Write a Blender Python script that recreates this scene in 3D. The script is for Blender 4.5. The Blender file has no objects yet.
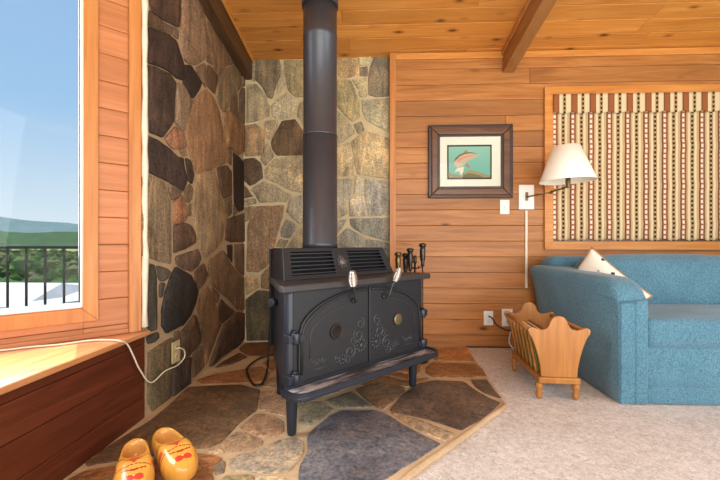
import bpy, bmesh, math, random
from mathutils import Vector, Matrix
random.seed(7)
scene = bpy.context.scene
COL = scene.collection

# ------------------------------------------------------------------ measuring the place
# room axes: +X along the back wall to the right, +Y towards the back wall, Z up; eye 1.0 above the floor
F = 380.0
PSI = math.atan(15/F)
CP, SP = math.cos(PSI), math.sin(PSI)
EYE = Vector((0, 0, 1))
def ray(px, py):
    u = (px-360)/F; w = (243-py)/F
    return Vector((u*CP-SP, CP+u*SP, w))
def atY(px, py, Y):
    r = ray(px, py); return EYE + r*(Y/r.y)
def atX(px, py, X):
    r = ray(px, py); return EYE + r*(X/r.x)
def atZ(px, py, Z):
    r = ray(px, py); return EYE + r*((Z-1)/r.z)

D_WOOD, D_STONE, X_LEFT = 3.645, 3.70, -1.30
W0 = Vector((-1.30, 2.08, 0))             # where the stone wall ends and the angled window wall begins
WD = Vector((-.70711, -.70711, 0))        # along the window wall, towards the viewer's left
WN = Vector((.70711, -.70711, 0))         # into the room
LEDGE_Z = .51
def ceil_z(y): return 2.81 + .16*(D_WOOD-y)
HZ = .03                                  # hearth top

# ------------------------------------------------------------------ helpers
def lin(c):
    return tuple(((v/255)/12.92 if v/255 <= .04045 else ((v/255+.055)/1.055)**2.4) for v in c)

class MB:
    def __init__(s):
        s.v = []; s.f = []; s.c = []; s.sm = []; s.mi = []
    def add(s, vs, fs, col=(1, 1, 1), smooth=False, mi=0, M=None):
        o = len(s.v)
        for p in vs:
            p = Vector(p)
            s.v.append(tuple(M @ p) if M else tuple(p))
        for f in fs:
            s.f.append([o+i for i in f]); s.c.append(col); s.sm.append(smooth); s.mi.append(mi)
        return s
    def box(s, lo, hi, col=(1, 1, 1), M=None, mi=0):
        x0, y0, z0 = lo; x1, y1, z1 = hi
        vs = [(x0,y0,z0),(x1,y0,z0),(x1,y1,z0),(x0,y1,z0),(x0,y0,z1),(x1,y0,z1),(x1,y1,z1),(x0,y1,z1)]
        fs = [(0,3,2,1),(4,5,6,7),(0,1,5,4),(1,2,6,5),(2,3,7,6),(3,0,4,7)]
        return s.add(vs, fs, col, False, mi, M)
    def prism(s, poly, h, M=None, col=(1, 1, 1), mi=0, smooth=False):
        n = len(poly)
        vs = [(p[0], p[1], 0) for p in poly]+[(p[0], p[1], h) for p in poly]
        fs = [list(range(n))[::-1], list(range(n, 2*n))]
        s.add(vs, fs, col, False, mi, M)
        o = len(s.v)-2*n
        for i in range(n):
            j = (i+1) % n
            s.f.append([o+i, o+j, o+n+j, o+n+i]); s.c.append(col); s.sm.append(smooth); s.mi.append(mi)
        return s
    def rings(s, rings, col=(1, 1, 1), smooth=True, cap0=True, cap1=True, mi=0, M=None, cols=None):
        n = len(rings[0]); vs = [p for r in rings for p in r]; o = len(s.v)
        for p in vs:
            p = Vector(p); s.v.append(tuple(M @ p) if M else tuple(p))
        for k in range(len(rings)-1):
            for i in range(n):
                j = (i+1) % n
                s.f.append([o+k*n+i, o+k*n+j, o+(k+1)*n+j, o+(k+1)*n+i])
                s.c.append(cols(k, i) if cols else col); s.sm.append(smooth); s.mi.append(mi)
        if cap0: s.f.append([o+i for i in range(n)][::-1]); s.c.append(cols(0, 0) if cols else col); s.sm.append(False); s.mi.append(mi)
        if cap1: s.f.append([o+(len(rings)-1)*n+i for i in range(n)]); s.c.append(cols(len(rings)-2, 0) if cols else col); s.sm.append(False); s.mi.append(mi)
        return s
    def lathe(s, prof, base=(0, 0, 0), axis=(0, 0, 1), seg=20, col=(1, 1, 1), mi=0, M=None, cap=True):
        a = Vector(axis).normalized(); q = a.to_track_quat('Z', 'Y'); b = Vector(base)
        rs = [[b + q @ Vector((r*math.cos(2*math.pi*i/seg), r*math.sin(2*math.pi*i/seg), z)) for i in range(seg)] for r, z in prof]
        return s.rings(rs, col, True, cap, cap, mi, M)
    def cyl(s, p0, p1, r0, r1=None, seg=16, col=(1, 1, 1), mi=0, M=None):
        p0 = Vector(p0); p1 = Vector(p1); L = (p1-p0).length
        return s.lathe([(r0, 0), (r0 if r1 is None else r1, L)], p0, p1-p0, seg, col, mi, M)
    def tube(s, pts, r, seg=8, col=(1, 1, 1), mi=0, M=None, rad=None):
        pts = [Vector(p) for p in pts]; rs = []
        up = Vector((0, 0, 1)); prev = None
        for i, p in enumerate(pts):
            t = (pts[min(i+1, len(pts)-1)]-pts[max(i-1, 0)]).normalized()
            if prev is None:
                ref = up if abs(t.z) < .9 else Vector((1, 0, 0))
                x = t.cross(ref).normalized()
            else:
                x = (prev - t*prev.dot(t)).normalized()
            prev = x; y = t.cross(x)
            rr = rad[i] if rad else r
            rs.append([p+x*rr*math.cos(2*math.pi*k/seg)+y*rr*math.sin(2*math.pi*k/seg) for k in range(seg)])
        return s.rings(rs, col, True, True, True, mi, M)
    def build(s, name, mats, parent=None, bevel=0, seg=2, sub=0, loc=None, recalc=True):
        me = bpy.data.meshes.new(name); me.from_pydata(s.v, [], s.f); me.update()
        if not isinstance(mats, (list, tuple)): mats = [mats]
        for m in mats: me.materials.append(m)
        at = me.color_attributes.new('Col', 'FLOAT_COLOR', 'CORNER')
        buf = []
        for poly in me.polygons:
            c = s.c[poly.index]; c = (c[0], c[1], c[2], 1.0)
            for _ in poly.loop_indices: buf.extend(c)
            poly.use_smooth = s.sm[poly.index]; poly.material_index = s.mi[poly.index]
        at.data.foreach_set('color', buf)
        if recalc:
            b = bmesh.new(); b.from_mesh(me); bmesh.ops.recalc_face_normals(b, faces=b.faces); b.to_mesh(me); b.free()
        o = bpy.data.objects.new(name, me); COL.objects.link(o)
        if parent: o.parent = parent
        if loc: o.location = loc
        if bevel:
            m = o.modifiers.new('Bevel', 'BEVEL'); m.width = bevel; m.segments = seg; m.limit_method = 'ANGLE'; m.angle_limit = math.radians(35)
        if sub:
            m = o.modifiers.new('Sub', 'SUBSURF'); m.levels = sub; m.render_levels = sub
        return o

def tag(o, label=None, cat=None, group=None, kind=None):
    if label: o['label'] = label
    if cat: o['category'] = cat
    if group: o['group'] = group
    if kind: o['kind'] = kind
    return o
def empty(name, loc=(0, 0, 0), rz=0, label=None, cat=None, group=None):
    o = bpy.data.objects.new(name, None); COL.objects.link(o)
    o.location = loc; o.rotation_euler = (0, 0, rz); o.empty_display_size = .05
    return tag(o, label, cat, group)
def struct(o, label=None):
    o['kind'] = 'structure'
    if label: o['label'] = label
    return o
def copy_tree(o, parent=None):
    c = o.copy(); COL.objects.link(c); c.parent = parent
    for ch in list(o.children): copy_tree(ch, c)
    return c
def smooth_path(pts, n=8):
    pts = [Vector(p) for p in pts]; out = []
    for i in range(len(pts)-1):
        p0 = pts[max(i-1, 0)]; p1 = pts[i]; p2 = pts[i+1]; p3 = pts[min(i+2, len(pts)-1)]
        for k in range(n):
            t = k/n
            out.append(.5*((2*p1)+(p2-p0)*t+(2*p0-5*p1+4*p2-p3)*t*t+(3*p1-p0-3*p2+p3)*t**3))
    out.append(pts[-1]); return out
def chaikin(poly, it=1, q=.2):
    for _ in range(it):
        out = []
        for i in range(len(poly)):
            a, b = poly[i], poly[(i+1) % len(poly)]
            out.append(tuple(a[k]*(1-q)+b[k]*q for k in range(2))); out.append(tuple(a[k]*q+b[k]*(1-q) for k in range(2)))
        poly = out
    return poly

# ------------------------------------------------------------------ materials
class N:
    def __init__(s, name):
        s.m = bpy.data.materials.new(name); s.m.use_nodes = True
        s.t = s.m.node_tree; s.b = s.t.nodes['Principled BSDF']
    def n(s, typ, **kw):
        x = s.t.nodes.new(typ)
        for k, v in kw.items(): setattr(x, k, v)
        return x
    def l(s, a, b): s.t.links.new(a, b)
    def setin(s, x, **kw):
        for k, v in kw.items():
            k = k.replace('_', ' ')
            if hasattr(v, 'node'): s.l(v, x.inputs[k])
            else: x.inputs[k].default_value = v
        return x
    def coord(s, kind='Object'): return s.n('ShaderNodeTexCoord').outputs[kind]
    def map(s, v, scale=(1, 1, 1), rot=(0, 0, 0), loc=(0, 0, 0)):
        x = s.n('ShaderNodeMapping'); s.l(v, x.inputs['Vector'])
        x.inputs['Scale'].default_value = scale; x.inputs['Rotation'].default_value = rot; x.inputs['Location'].default_value = loc
        return x.outputs[0]
    def noise(s, v, scale, detail=4, rough=.55, dist=0):
        x = s.n('ShaderNodeTexNoise'); s.l(v, x.inputs['Vector'])
        x.inputs['Scale'].default_value = scale; x.inputs['Detail'].default_value = detail
        x.inputs['Roughness'].default_value = rough; x.inputs['Distortion'].default_value = dist
        return x.outputs['Fac']
    def ramp(s, f, stops, interp='LINEAR'):
        x = s.n('ShaderNodeValToRGB'); s.l(f, x.inputs[0]); cr = x.color_ramp; cr.interpolation = interp
        while len(cr.elements) > 1: cr.elements.remove(cr.elements[-1])
        for i, (p, c) in enumerate(stops):
            e = cr.elements[0] if i == 0 else cr.elements.new(p)
            e.position = p; e.color = (*c[:3], 1) if len(c) >= 3 else (c[0],)*3+(1,)
        return x.outputs[0]
    def mix(s, f, a, b, mode='MIX'):
        x = s.n('ShaderNodeMix', data_type='RGBA', blend_type=mode)
        for i, v in ((0, f), (6, a), (7, b)):
            if hasattr(v, 'node'): s.l(v, x.inputs[i])
            else: x.inputs[i].default_value = v if i == 0 else (*v[:3], 1)
        return x.outputs[2]
    def math(s, op, a, b=0, c=0):
        x = s.n('ShaderNodeMath', operation=op)
        for i, v in enumerate((a, b, c)):
            if hasattr(v, 'node'): s.l(v, x.inputs[i])
            else: x.inputs[i].default_value = v
        return x.outputs[0]
    def attr(s):
        return s.n('ShaderNodeAttribute', attribute_name='Col')
    def bump(s, h, strength=.3, dist=.01):
        x = s.n('ShaderNodeBump'); s.l(h, x.inputs['Height']); x.inputs['Strength'].default_value = strength; x.inputs['Distance'].default_value = dist
        s.l(x.outputs[0], s.b.inputs['Normal']); return x
    def out(s, color=None, rough=.5, metal=0, spec=.5):
        if color is not None:
            if hasattr(color, 'node'): s.l(color, s.b.inputs['Base Color'])
            else: s.b.inputs['Base Color'].default_value = (*color, 1)
        if hasattr(rough, 'node'): s.l(rough, s.b.inputs['Roughness'])
        else: s.b.inputs['Roughness'].default_value = rough
        s.b.inputs['Metallic'].default_value = metal
        s.b.inputs['Specular IOR Level'].default_value = spec
        return s.m

def wood(name, dark, mid, light, axis=0, knots=.0, rough=.45, var=.3, spec=.35, fine=1.0, knotcol=(70, 32, 10)):
    m = N(name); at = m.attr(); sep = m.n('ShaderNodeSeparateColor'); m.l(at.outputs['Color'], sep.inputs[0])
    off = m.n('ShaderNodeCombineXYZ')
    m.l(m.math('MULTIPLY', sep.outputs[1], 53.0), off.inputs[axis])
    m.l(m.math('MULTIPLY', sep.outputs[1], 17.0), off.inputs[(axis+1) % 3])
    add = m.n('ShaderNodeVectorMath', operation='ADD'); m.l(m.coord(), add.inputs[0]); m.l(off.outputs[0], add.inputs[1])
    v = add.outputs[0]
    sc = [9*fine, 9*fine, 9*fine]; sc[axis] = .55
    g = m.noise(m.map(v, tuple(sc)), 2.2, 5, .6, 1.2)
    sc2 = [60*fine]*3; sc2[axis] = 2.5
    g2 = m.noise(m.map(v, tuple(sc2)), 2.5, 3, .6)
    c = m.ramp(g, [(.25, lin(dark)), (.5, lin(mid)), (.75, lin(light))])
    c = m.mix(m.math('MULTIPLY', m.math('SUBTRACT', g2, .5), .9), c, lin(dark), 'MIX')
    big = m.noise(m.map(v, (1, 1, 1)), 1.1, 2)
    c = m.mix(m.ramp(big, [(.35, (0, 0, 0)), (.75, (.35, .35, .35))]), c, lin(dark))
    br = m.math('ADD', m.math('MULTIPLY', sep.outputs[0], var), 1-var*.6)
    brc = m.n('ShaderNodeCombineColor')
    for i in range(3): m.l(br, brc.inputs[i])
    c = m.mix(1.0, c, brc.outputs[0], 'MULTIPLY')
    if knots:
        vo = m.n('ShaderNodeTexVoronoi'); sk = [9.5]*3; sk[axis] = 4.2
        m.l(m.map(v, tuple(sk)), vo.inputs['Vector']); vo.inputs['Scale'].default_value = 1.0
        sepc = m.n('ShaderNodeSeparateColor'); m.l(vo.outputs['Color'], sepc.inputs[0])
        gate = m.math('LESS_THAN', sepc.outputs[0], knots)
        k = m.ramp(vo.outputs['Distance'], [(.0, (1, 1, 1)), (.10, (.95, .95, .95)), (.17, (.4, .4, .4)), (.30, (0, 0, 0))])
        c = m.mix(m.math('MULTIPLY', m.math('MULTIPLY', k, gate), .9), c, lin(knotcol))
    m.bump(g2, .08, .004)
    return m.out(c, rough, 0, spec)

def plain(name, c, rough=.5, metal=0, spec=.5, noise=0, nscale=30, bump=0):
    m = N(name)
    if noise:
        n = m.noise(m.coord(), nscale, 4)
        col = m.mix(n, [x*(1-noise) for x in lin(c)], [min(1, x*(1+noise)) for x in lin(c)])
        if bump: m.bump(n, bump, .003)
    else: col = lin(c)
    return m.out(col, rough, metal, spec)

def colored(name, rough=.5, spec=.4, noise=.0, nscale=40):
    m = N(name); c = m.attr().outputs['Color']
    if noise:
        n = m.noise(m.coord(), nscale, 4)
        c = m.mix(1.0, c, m.ramp(n, [(.2, (1-noise,)*3), (.8, (1+noise,)*3)]), 'MULTIPLY')
    return m.out(c, rough, 0, spec)

def stone_mat(name, scale=1.0, bumps=.5, rough=.75, spec=.3):
    m = N(name); c = m.attr().outputs['Color']; v = m.coord()
    n1 = m.noise(m.map(v, (3, 3, 3)), 1.5*scale, 6, .65, .6)
    n2 = m.noise(m.map(v, (9, 9, 1.6), (.35, .2, .4)), 2.2*scale, 5, .65, .4)
    n3 = m.noise(v, 70*scale, 3, .7)
    c = m.mix(1.0, c, m.ramp(n1, [(.28, (.5, .47, .45)), (.42, (.85, .84, .83)), (.55, (1.05, 1.04, 1.02)), (.72, (1.6, 1.48, 1.3))]), 'MULTIPLY')
    c = m.mix(1.0, c, m.ramp(n2, [(.3, (.62, .62, .64)), (.5, (1, 1, 1)), (.72, (1.5, 1.32, 1.08))]), 'MULTIPLY')
    c = m.mix(1.0, c, m.ramp(n3, [(.34, (.58, .58, .58)), (.66, (1.4, 1.4, 1.4))]), 'MULTIPLY')
    h = m.math('ADD', m.math('MULTIPLY', n1, 1.2), m.math('ADD', m.math('MULTIPLY', n2, .8), m.math('MULTIPLY', n3, .35)))
    m.bump(h, bumps, .02)
    return m.out(c, rough, 0, spec)

def mortar_mat(name, c):
    m = N(name); v = m.coord(); n = m.noise(v, 45, 5, .7); n1 = m.noise(v, 5, 3)
    col = m.mix(n, [x*.72 for x in lin(c)], [min(1, x*1.2) for x in lin(c)])
    col = m.mix(1.0, col, m.ramp(n1, [(.3, (.85, .82, .8)), (.7, (1.1, 1.1, 1.1))]), 'MULTIPLY')
    m.bump(n, .5, .006); return m.out(col, .9, 0, .15)

M = {}
M['cedar_x'] = wood('cedar boards', (138, 86, 42), (176, 115, 58), (198, 137, 77), 0, .10, .42, .32)
M['cedar_win'] = wood('cedar boards by window', (166, 102, 60), (190, 124, 78), (206, 140, 94), 0, .0, .45, .2)
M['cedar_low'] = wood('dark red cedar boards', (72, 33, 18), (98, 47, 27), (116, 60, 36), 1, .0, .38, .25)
M['pine_ceiling'] = wood('knotty pine ceiling', (188, 118, 50), (214, 144, 68), (230, 166, 90), 0, .62, .42, .26, knotcol=(84, 40, 12))
M['trim'] = wood('orange pine trim', (172, 108, 54), (196, 130, 70), (210, 148, 88), 2, .0, .4, .15)
M['trim_x'] = wood('orange pine trim horizontal', (182, 112, 48), (206, 136, 64), (222, 156, 84), 0, .2, .4, .15)
M['beam'] = wood('brown beam', (132, 88, 48), (164, 112, 62), (184, 132, 78), 1, .0, .5, .15)
M['beam_dark'] = wood('dark brown beam', (64, 44, 26), (86, 60, 38), (104, 76, 50), 1, .0, .5, .15)
M['ledge'] = wood('varnished ledge', (176, 112, 66), (206, 144, 94), (220, 166, 118), 1, .0, .2, .15, .7)
M['ledge_edge'] = wood('ledge edge', (104, 52, 26), (134, 72, 38), (150, 86, 48), 1, .0, .35, .15)
M['maple'] = wood('honey maple', (136, 84, 36), (166, 110, 52), (188, 132, 70), 2, .0, .35, .2)
M['stone'] = stone_mat('wall stone')
M['slate'] = stone_mat('hearth slate', .8, .35, .5, .45)
M['mortar_left'] = mortar_mat('shaded mortar', (176, 150, 116))  # darker than the back mortar: this wall's shade is in the colour
M['mortar_back'] = mortar_mat('tan mortar', (206, 188, 148))
M['mortar_floor'] = mortar_mat('hearth mortar', (190, 164, 128))
M['caulk'] = plain('pale mortar edge', (232, 220, 196), .9, 0, .2, .2, 30, .4)
M['iron'] = plain('black stove iron', (46, 46, 49), .42, .35, .5, .22, 60, .12)
M['iron_door'] = plain('matte cast iron', (42, 42, 44), .5, .3, .45, .2, 70, .12)
M['iron_plate'] = plain('brown black stove top', (62, 58, 57), .45, .3, .5, .25, 25, .1)
M['steel_side'] = plain('blue black steel', (48, 52, 60), .36, .4, .5, .12, 20)
M['pipe'] = plain('grey black flue steel', (74, 76, 82), .38, .45, .5, .14, 26)
M['relief'] = plain('worn iron relief', (74, 74, 76), .42, .4)
M['void'] = plain('dark gap', (9, 9, 9), .8)
M['coil'] = plain('nickel coil', (196, 190, 182), .28, .9)
M['brass'] = plain('aged brass', (124, 108, 82), .4, .7, .5, .3, 60)
M['bronze'] = plain('antique bronze', (112, 94, 66), .35, .8, .5, .3, 50)
M['tool'] = plain('worn tool steel', (70, 64, 56), .35, .8, .5, .35, 40)
M['white_plastic'] = plain('white plastic', (232, 228, 218), .35)
M['ivory'] = plain('ivory plastic', (196, 180, 130), .45)
M['slot'] = plain('socket slots', (60, 56, 50), .5)
M['cord_white'] = plain('cream cord', (222, 212, 188), .5)
M['cord_black'] = plain('black cord', (22, 20, 18), .5)
M['vinyl'] = plain('white vinyl sash', (236, 236, 232), .35)
M['railing'] = plain('black railing paint', (22, 24, 26), .4)
M['print'] = colored('printed picture', .35, .3)
M['mat_board'] = plain('cream picture mat', (232, 226, 208), .8)
M['frame_dark'] = plain('dark walnut moulding', (58, 36, 24), .35, 0, .5, .25, 30)
M['frame_mid'] = wood('brown walnut moulding', (82, 54, 36), (108, 74, 50), (126, 90, 64), 0, 0, .3, .1)
M['mag'] = colored('magazine paper', .4, .4)
M['paint'] = colored('painted varnished wood', .22, .5, .05, 20)

def glass_mat():
    m = N('window glass'); t = m.t; t.nodes.remove(m.b)
    o = [x for x in t.nodes if x.type == 'OUTPUT_MATERIAL'][0]
    tr = m.n('ShaderNodeBsdfTransparent'); tr.inputs[0].default_value = (.97, .985, .98, 1)
    gl = m.n('ShaderNodeBsdfGlossy'); gl.inputs['Roughness'].default_value = .02
    lw = m.n('ShaderNodeLayerWeight'); lw.inputs[0].default_value = .5
    fr = m.math('ADD', m.math('MULTIPLY', m.math('POWER', lw.outputs['Facing'], 5.0), .35), .006)
    mx = m.n('ShaderNodeMixShader'); m.l(fr, mx.inputs[0]); m.l(tr.outputs[0], mx.inputs[1]); m.l(gl.outputs[0], mx.inputs[2])
    m.l(mx.outputs[0], o.inputs[0]); return m.m
M['glass'] = glass_mat()

def fabric(name, c, streak=(34, 34, 9), rough=.95, amt=.4, bump=.6):
    m = N(name); v = m.coord(); n = m.noise(m.map(v, streak), 6, 4, .7); n2 = m.noise(v, 130, 2, .6); n3 = m.noise(v, 3.5, 3)
    f = m.math('ADD', m.math('MULTIPLY', n, .5), m.math('MULTIPLY', n2, .5))
    col = m.ramp(f, [(.38, [x*(1-amt) for x in lin(c)]), (.5, lin(c)), (.64, [min(1, x*(1+amt)) for x in lin(c)])])
    col = m.mix(1.0, col, m.ramp(n3, [(.3, (.86, .88, .9)), (.7, (1.1, 1.08, 1.06))]), 'MULTIPLY')
    m.bump(f, bump, .006)
    m.b.inputs['Sheen Weight'].default_value = .25
    return m.out(col, rough, 0, .15)
M['sofa'] = fabric('blue chenille', (80, 120, 136))
M['sofa_seam'] = fabric('blue piping', (66, 108, 128))  # piping cloth darkened to double as the seam's shadow line
M['carpet'] = None
def carpet_mat():
    m = N('beige carpet'); v = m.coord(); n = m.noise(v, 190, 3, .7); n2 = m.noise(v, 38, 4, .65, .8); n3 = m.noise(v, 4, 3)
    f = m.math('ADD', m.math('MULTIPLY', n, .5), m.math('MULTIPLY', n2, .5))
    c = m.ramp(f, [(.32, lin((168, 156, 144))), (.5, lin((214, 205, 196))), (.66, lin((240, 234, 228)))])
    c = m.mix(1.0, c, m.ramp(n3, [(.3, (.93, .92, .9)), (.7, (1.05, 1.05, 1.05))]), 'MULTIPLY')
    m.bump(f, .9, .015); return m.out(c, 1.0, 0, .05)
M['carpet'] = carpet_mat()

def shade_cloth(name, period, x0, rust_plain):
    m = N(name); sp = m.n('ShaderNodeSeparateXYZ'); m.l(m.coord(), sp.inputs[0])
    fx = m.math('FRACT', m.math('DIVIDE', m.math('SUBTRACT', sp.outputs[0], x0), period))
    fz = m.math('FRACT', m.math('DIVIDE', sp.outputs[2], .047))
    rust, tan, cream, drk, lt = lin((164, 104, 72)), lin((190, 160, 118)), lin((216, 196, 158)), lin((52, 46, 38)), lin((236, 222, 200))
    brown = lin((104, 64, 40))  # brown band edges, also carrying the shadows between the columns
    base = m.ramp(fx, [(0, brown), (.03, rust), (.265, brown), (.31, tan), (.40, cream), (.515, lin((160, 126, 84))), (.545, lin((180, 150, 106))), (.665, lin((160, 126, 84))), (.695, cream), (.82, tan), (.955, brown)], 'CONSTANT')
    if rust_plain:
        base = m.ramp(fx, [(0, brown), (.03, lin((152, 92, 58))), (.30, brown), (.33, cream), (.50, tan), (.53, lin((170, 140, 96))), (.66, tan), (.69, cream), (.93, tan), (.97, brown)], 'CONSTANT')
    # light squares on the rust band and dark blocks on the tan band
    a = m.math('MULTIPLY', m.math('GREATER_THAN', fx, .075), m.math('LESS_THAN', fx, .21))
    zz = m.math('GREATER_THAN', fz, .36)
    if not rust_plain: base = m.mix(m.math('MULTIPLY', m.math('MULTIPLY', a, zz), .9), base, lt)
    b = m.math('MULTIPLY', m.math('GREATER_THAN', fx, .555), m.math('LESS_THAN', fx, .655))
    fz2 = m.math('FRACT', m.math('DIVIDE', sp.outputs[2], .041)); z2 = m.math('GREATER_THAN', fz2, .38)
    base = m.mix(m.math('MULTIPLY', b, z2), base, drk)
    n = m.noise(m.map(m.coord(), (60, 1, 200)), 3, 3)
    base = m.mix(1.0, base, m.ramp(n, [(.3, (.85,)*3), (.7, (1.12,)*3)]), 'MULTIPLY')
    m.bump(n, .3, .003); return m.out(base, .95, 0, .1)
PERIOD = .1665
XW = atY(554.75, 180, 3.62).x-.1425*PERIOD
XV = atY(556.2, 105, 3.6).x-.165*PERIOD
M['shade_cloth'] = shade_cloth('striped shade cloth', PERIOD, XW, False)
M['valance_cloth'] = shade_cloth('striped valance cloth', PERIOD, XV, True)

def lampshade_mat():
    m = N('cream lampshade'); m.out(lin((250, 245, 230)), .9, 0, .1)
    m.b.inputs['Subsurface Weight'].default_value = 0
    return m.m
M['lamp_shade'] = lampshade_mat()

# ------------------------------------------------------------------ stones
def offset_poly(q, d):
    n = len(q); out = []
    for i in range(n):
        a, b, c = q[i-1], q[i], q[(i+1) % n]
        def nr(p, r):
            L = math.hypot(r[0]-p[0], r[1]-p[1]) or 1; return ((r[1]-p[1])/L, -(r[0]-p[0])/L)
        n1, n2 = nr(a, b), nr(b, c); mx_, my_ = n1[0]+n2[0], n1[1]+n2[1]; L2 = max(.6, (mx_*mx_+my_*my_)/2)
        out.append((b[0]+mx_/L2*d, b[1]+my_/L2*d))
    return out
def poly_stones(mb, polys, unproj, inv, normal, h=(.008, .018), jit=1.0, inset=.006, mi=0, grow=.009, boost=1.25, desat=.28):
    """unproj: picture point -> point on wall plane; stones rise along normal"""
    nrm = Vector(normal)
    for item in polys:
        col, pts = item[0], item[1]
        P = [unproj(*p) for p in pts]
        a, b = inv
        q = [(p.dot(a), p.dot(b)) for p in P]
        area = sum(q[i][0]*q[(i+1) % len(q)][1]-q[(i+1) % len(q)][0]*q[i][1] for i in range(len(q)))
        if area < 0: q.reverse()
        # extra points on long edges with a little wobble, then one corner cutting
        r = []
        for i in range(len(q)):
            s0, s1 = q[i], q[(i+1) % len(q)]
            r.append(s0); L = math.hypot(s1[0]-s0[0], s1[1]-s0[1]); k = int(L/.06)
            for j in range(1, k+1):
                t = j/(k+1); w = random.uniform(-.0035, .0035)*jit
                r.append((s0[0]*(1-t)+s1[0]*t-(s1[1]-s0[1])/L*w, s0[1]*(1-t)+s1[1]*t+(s1[0]-s0[0])/L*w))
        r = offset_poly(r, grow); q = chaikin(chaikin(r, 1, .14), 1, .2); n = len(q)
        cx = sum(p[0] for p in q)/n; cy = sum(p[1] for p in q)/n
        origin = P[0] - a*P[0].dot(a) - b*P[0].dot(b)
        H = random.uniform(*h); tx, ty = random.uniform(-.02, .02), random.uniform(-.02, .02)
        rings = []
        size = math.sqrt(abs(area)/2)
        for d, hh in ((0, -.002), (0, H*.55), (inset*.35, H*.85), (inset, H), (size*.25, H*1.12)):
            ring = []
            for x, y in q:
                dx, dy = cx-x, cy-y; L = math.hypot(dx, dy) or 1
                dd = min(d, L*.8)
                xx, yy = x+dx/L*dd, y+dy/L*dd
                ring.append(origin + a*xx + b*yy + nrm*(hh + (tx*(xx-cx)+ty*(yy-cy))*(1 if hh > 0 else 0)*.6))
            rings.append(ring)
        c = lin(col); g_ = sum(c)/3; c = tuple((v*(1-desat)+g_*k_*desat)*boost for v, k_ in zip(c, (1.06, 1.02, .86)))
        mb.rings(rings, c, True, False, True, mi)
        mb.sm[-1] = True

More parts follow.
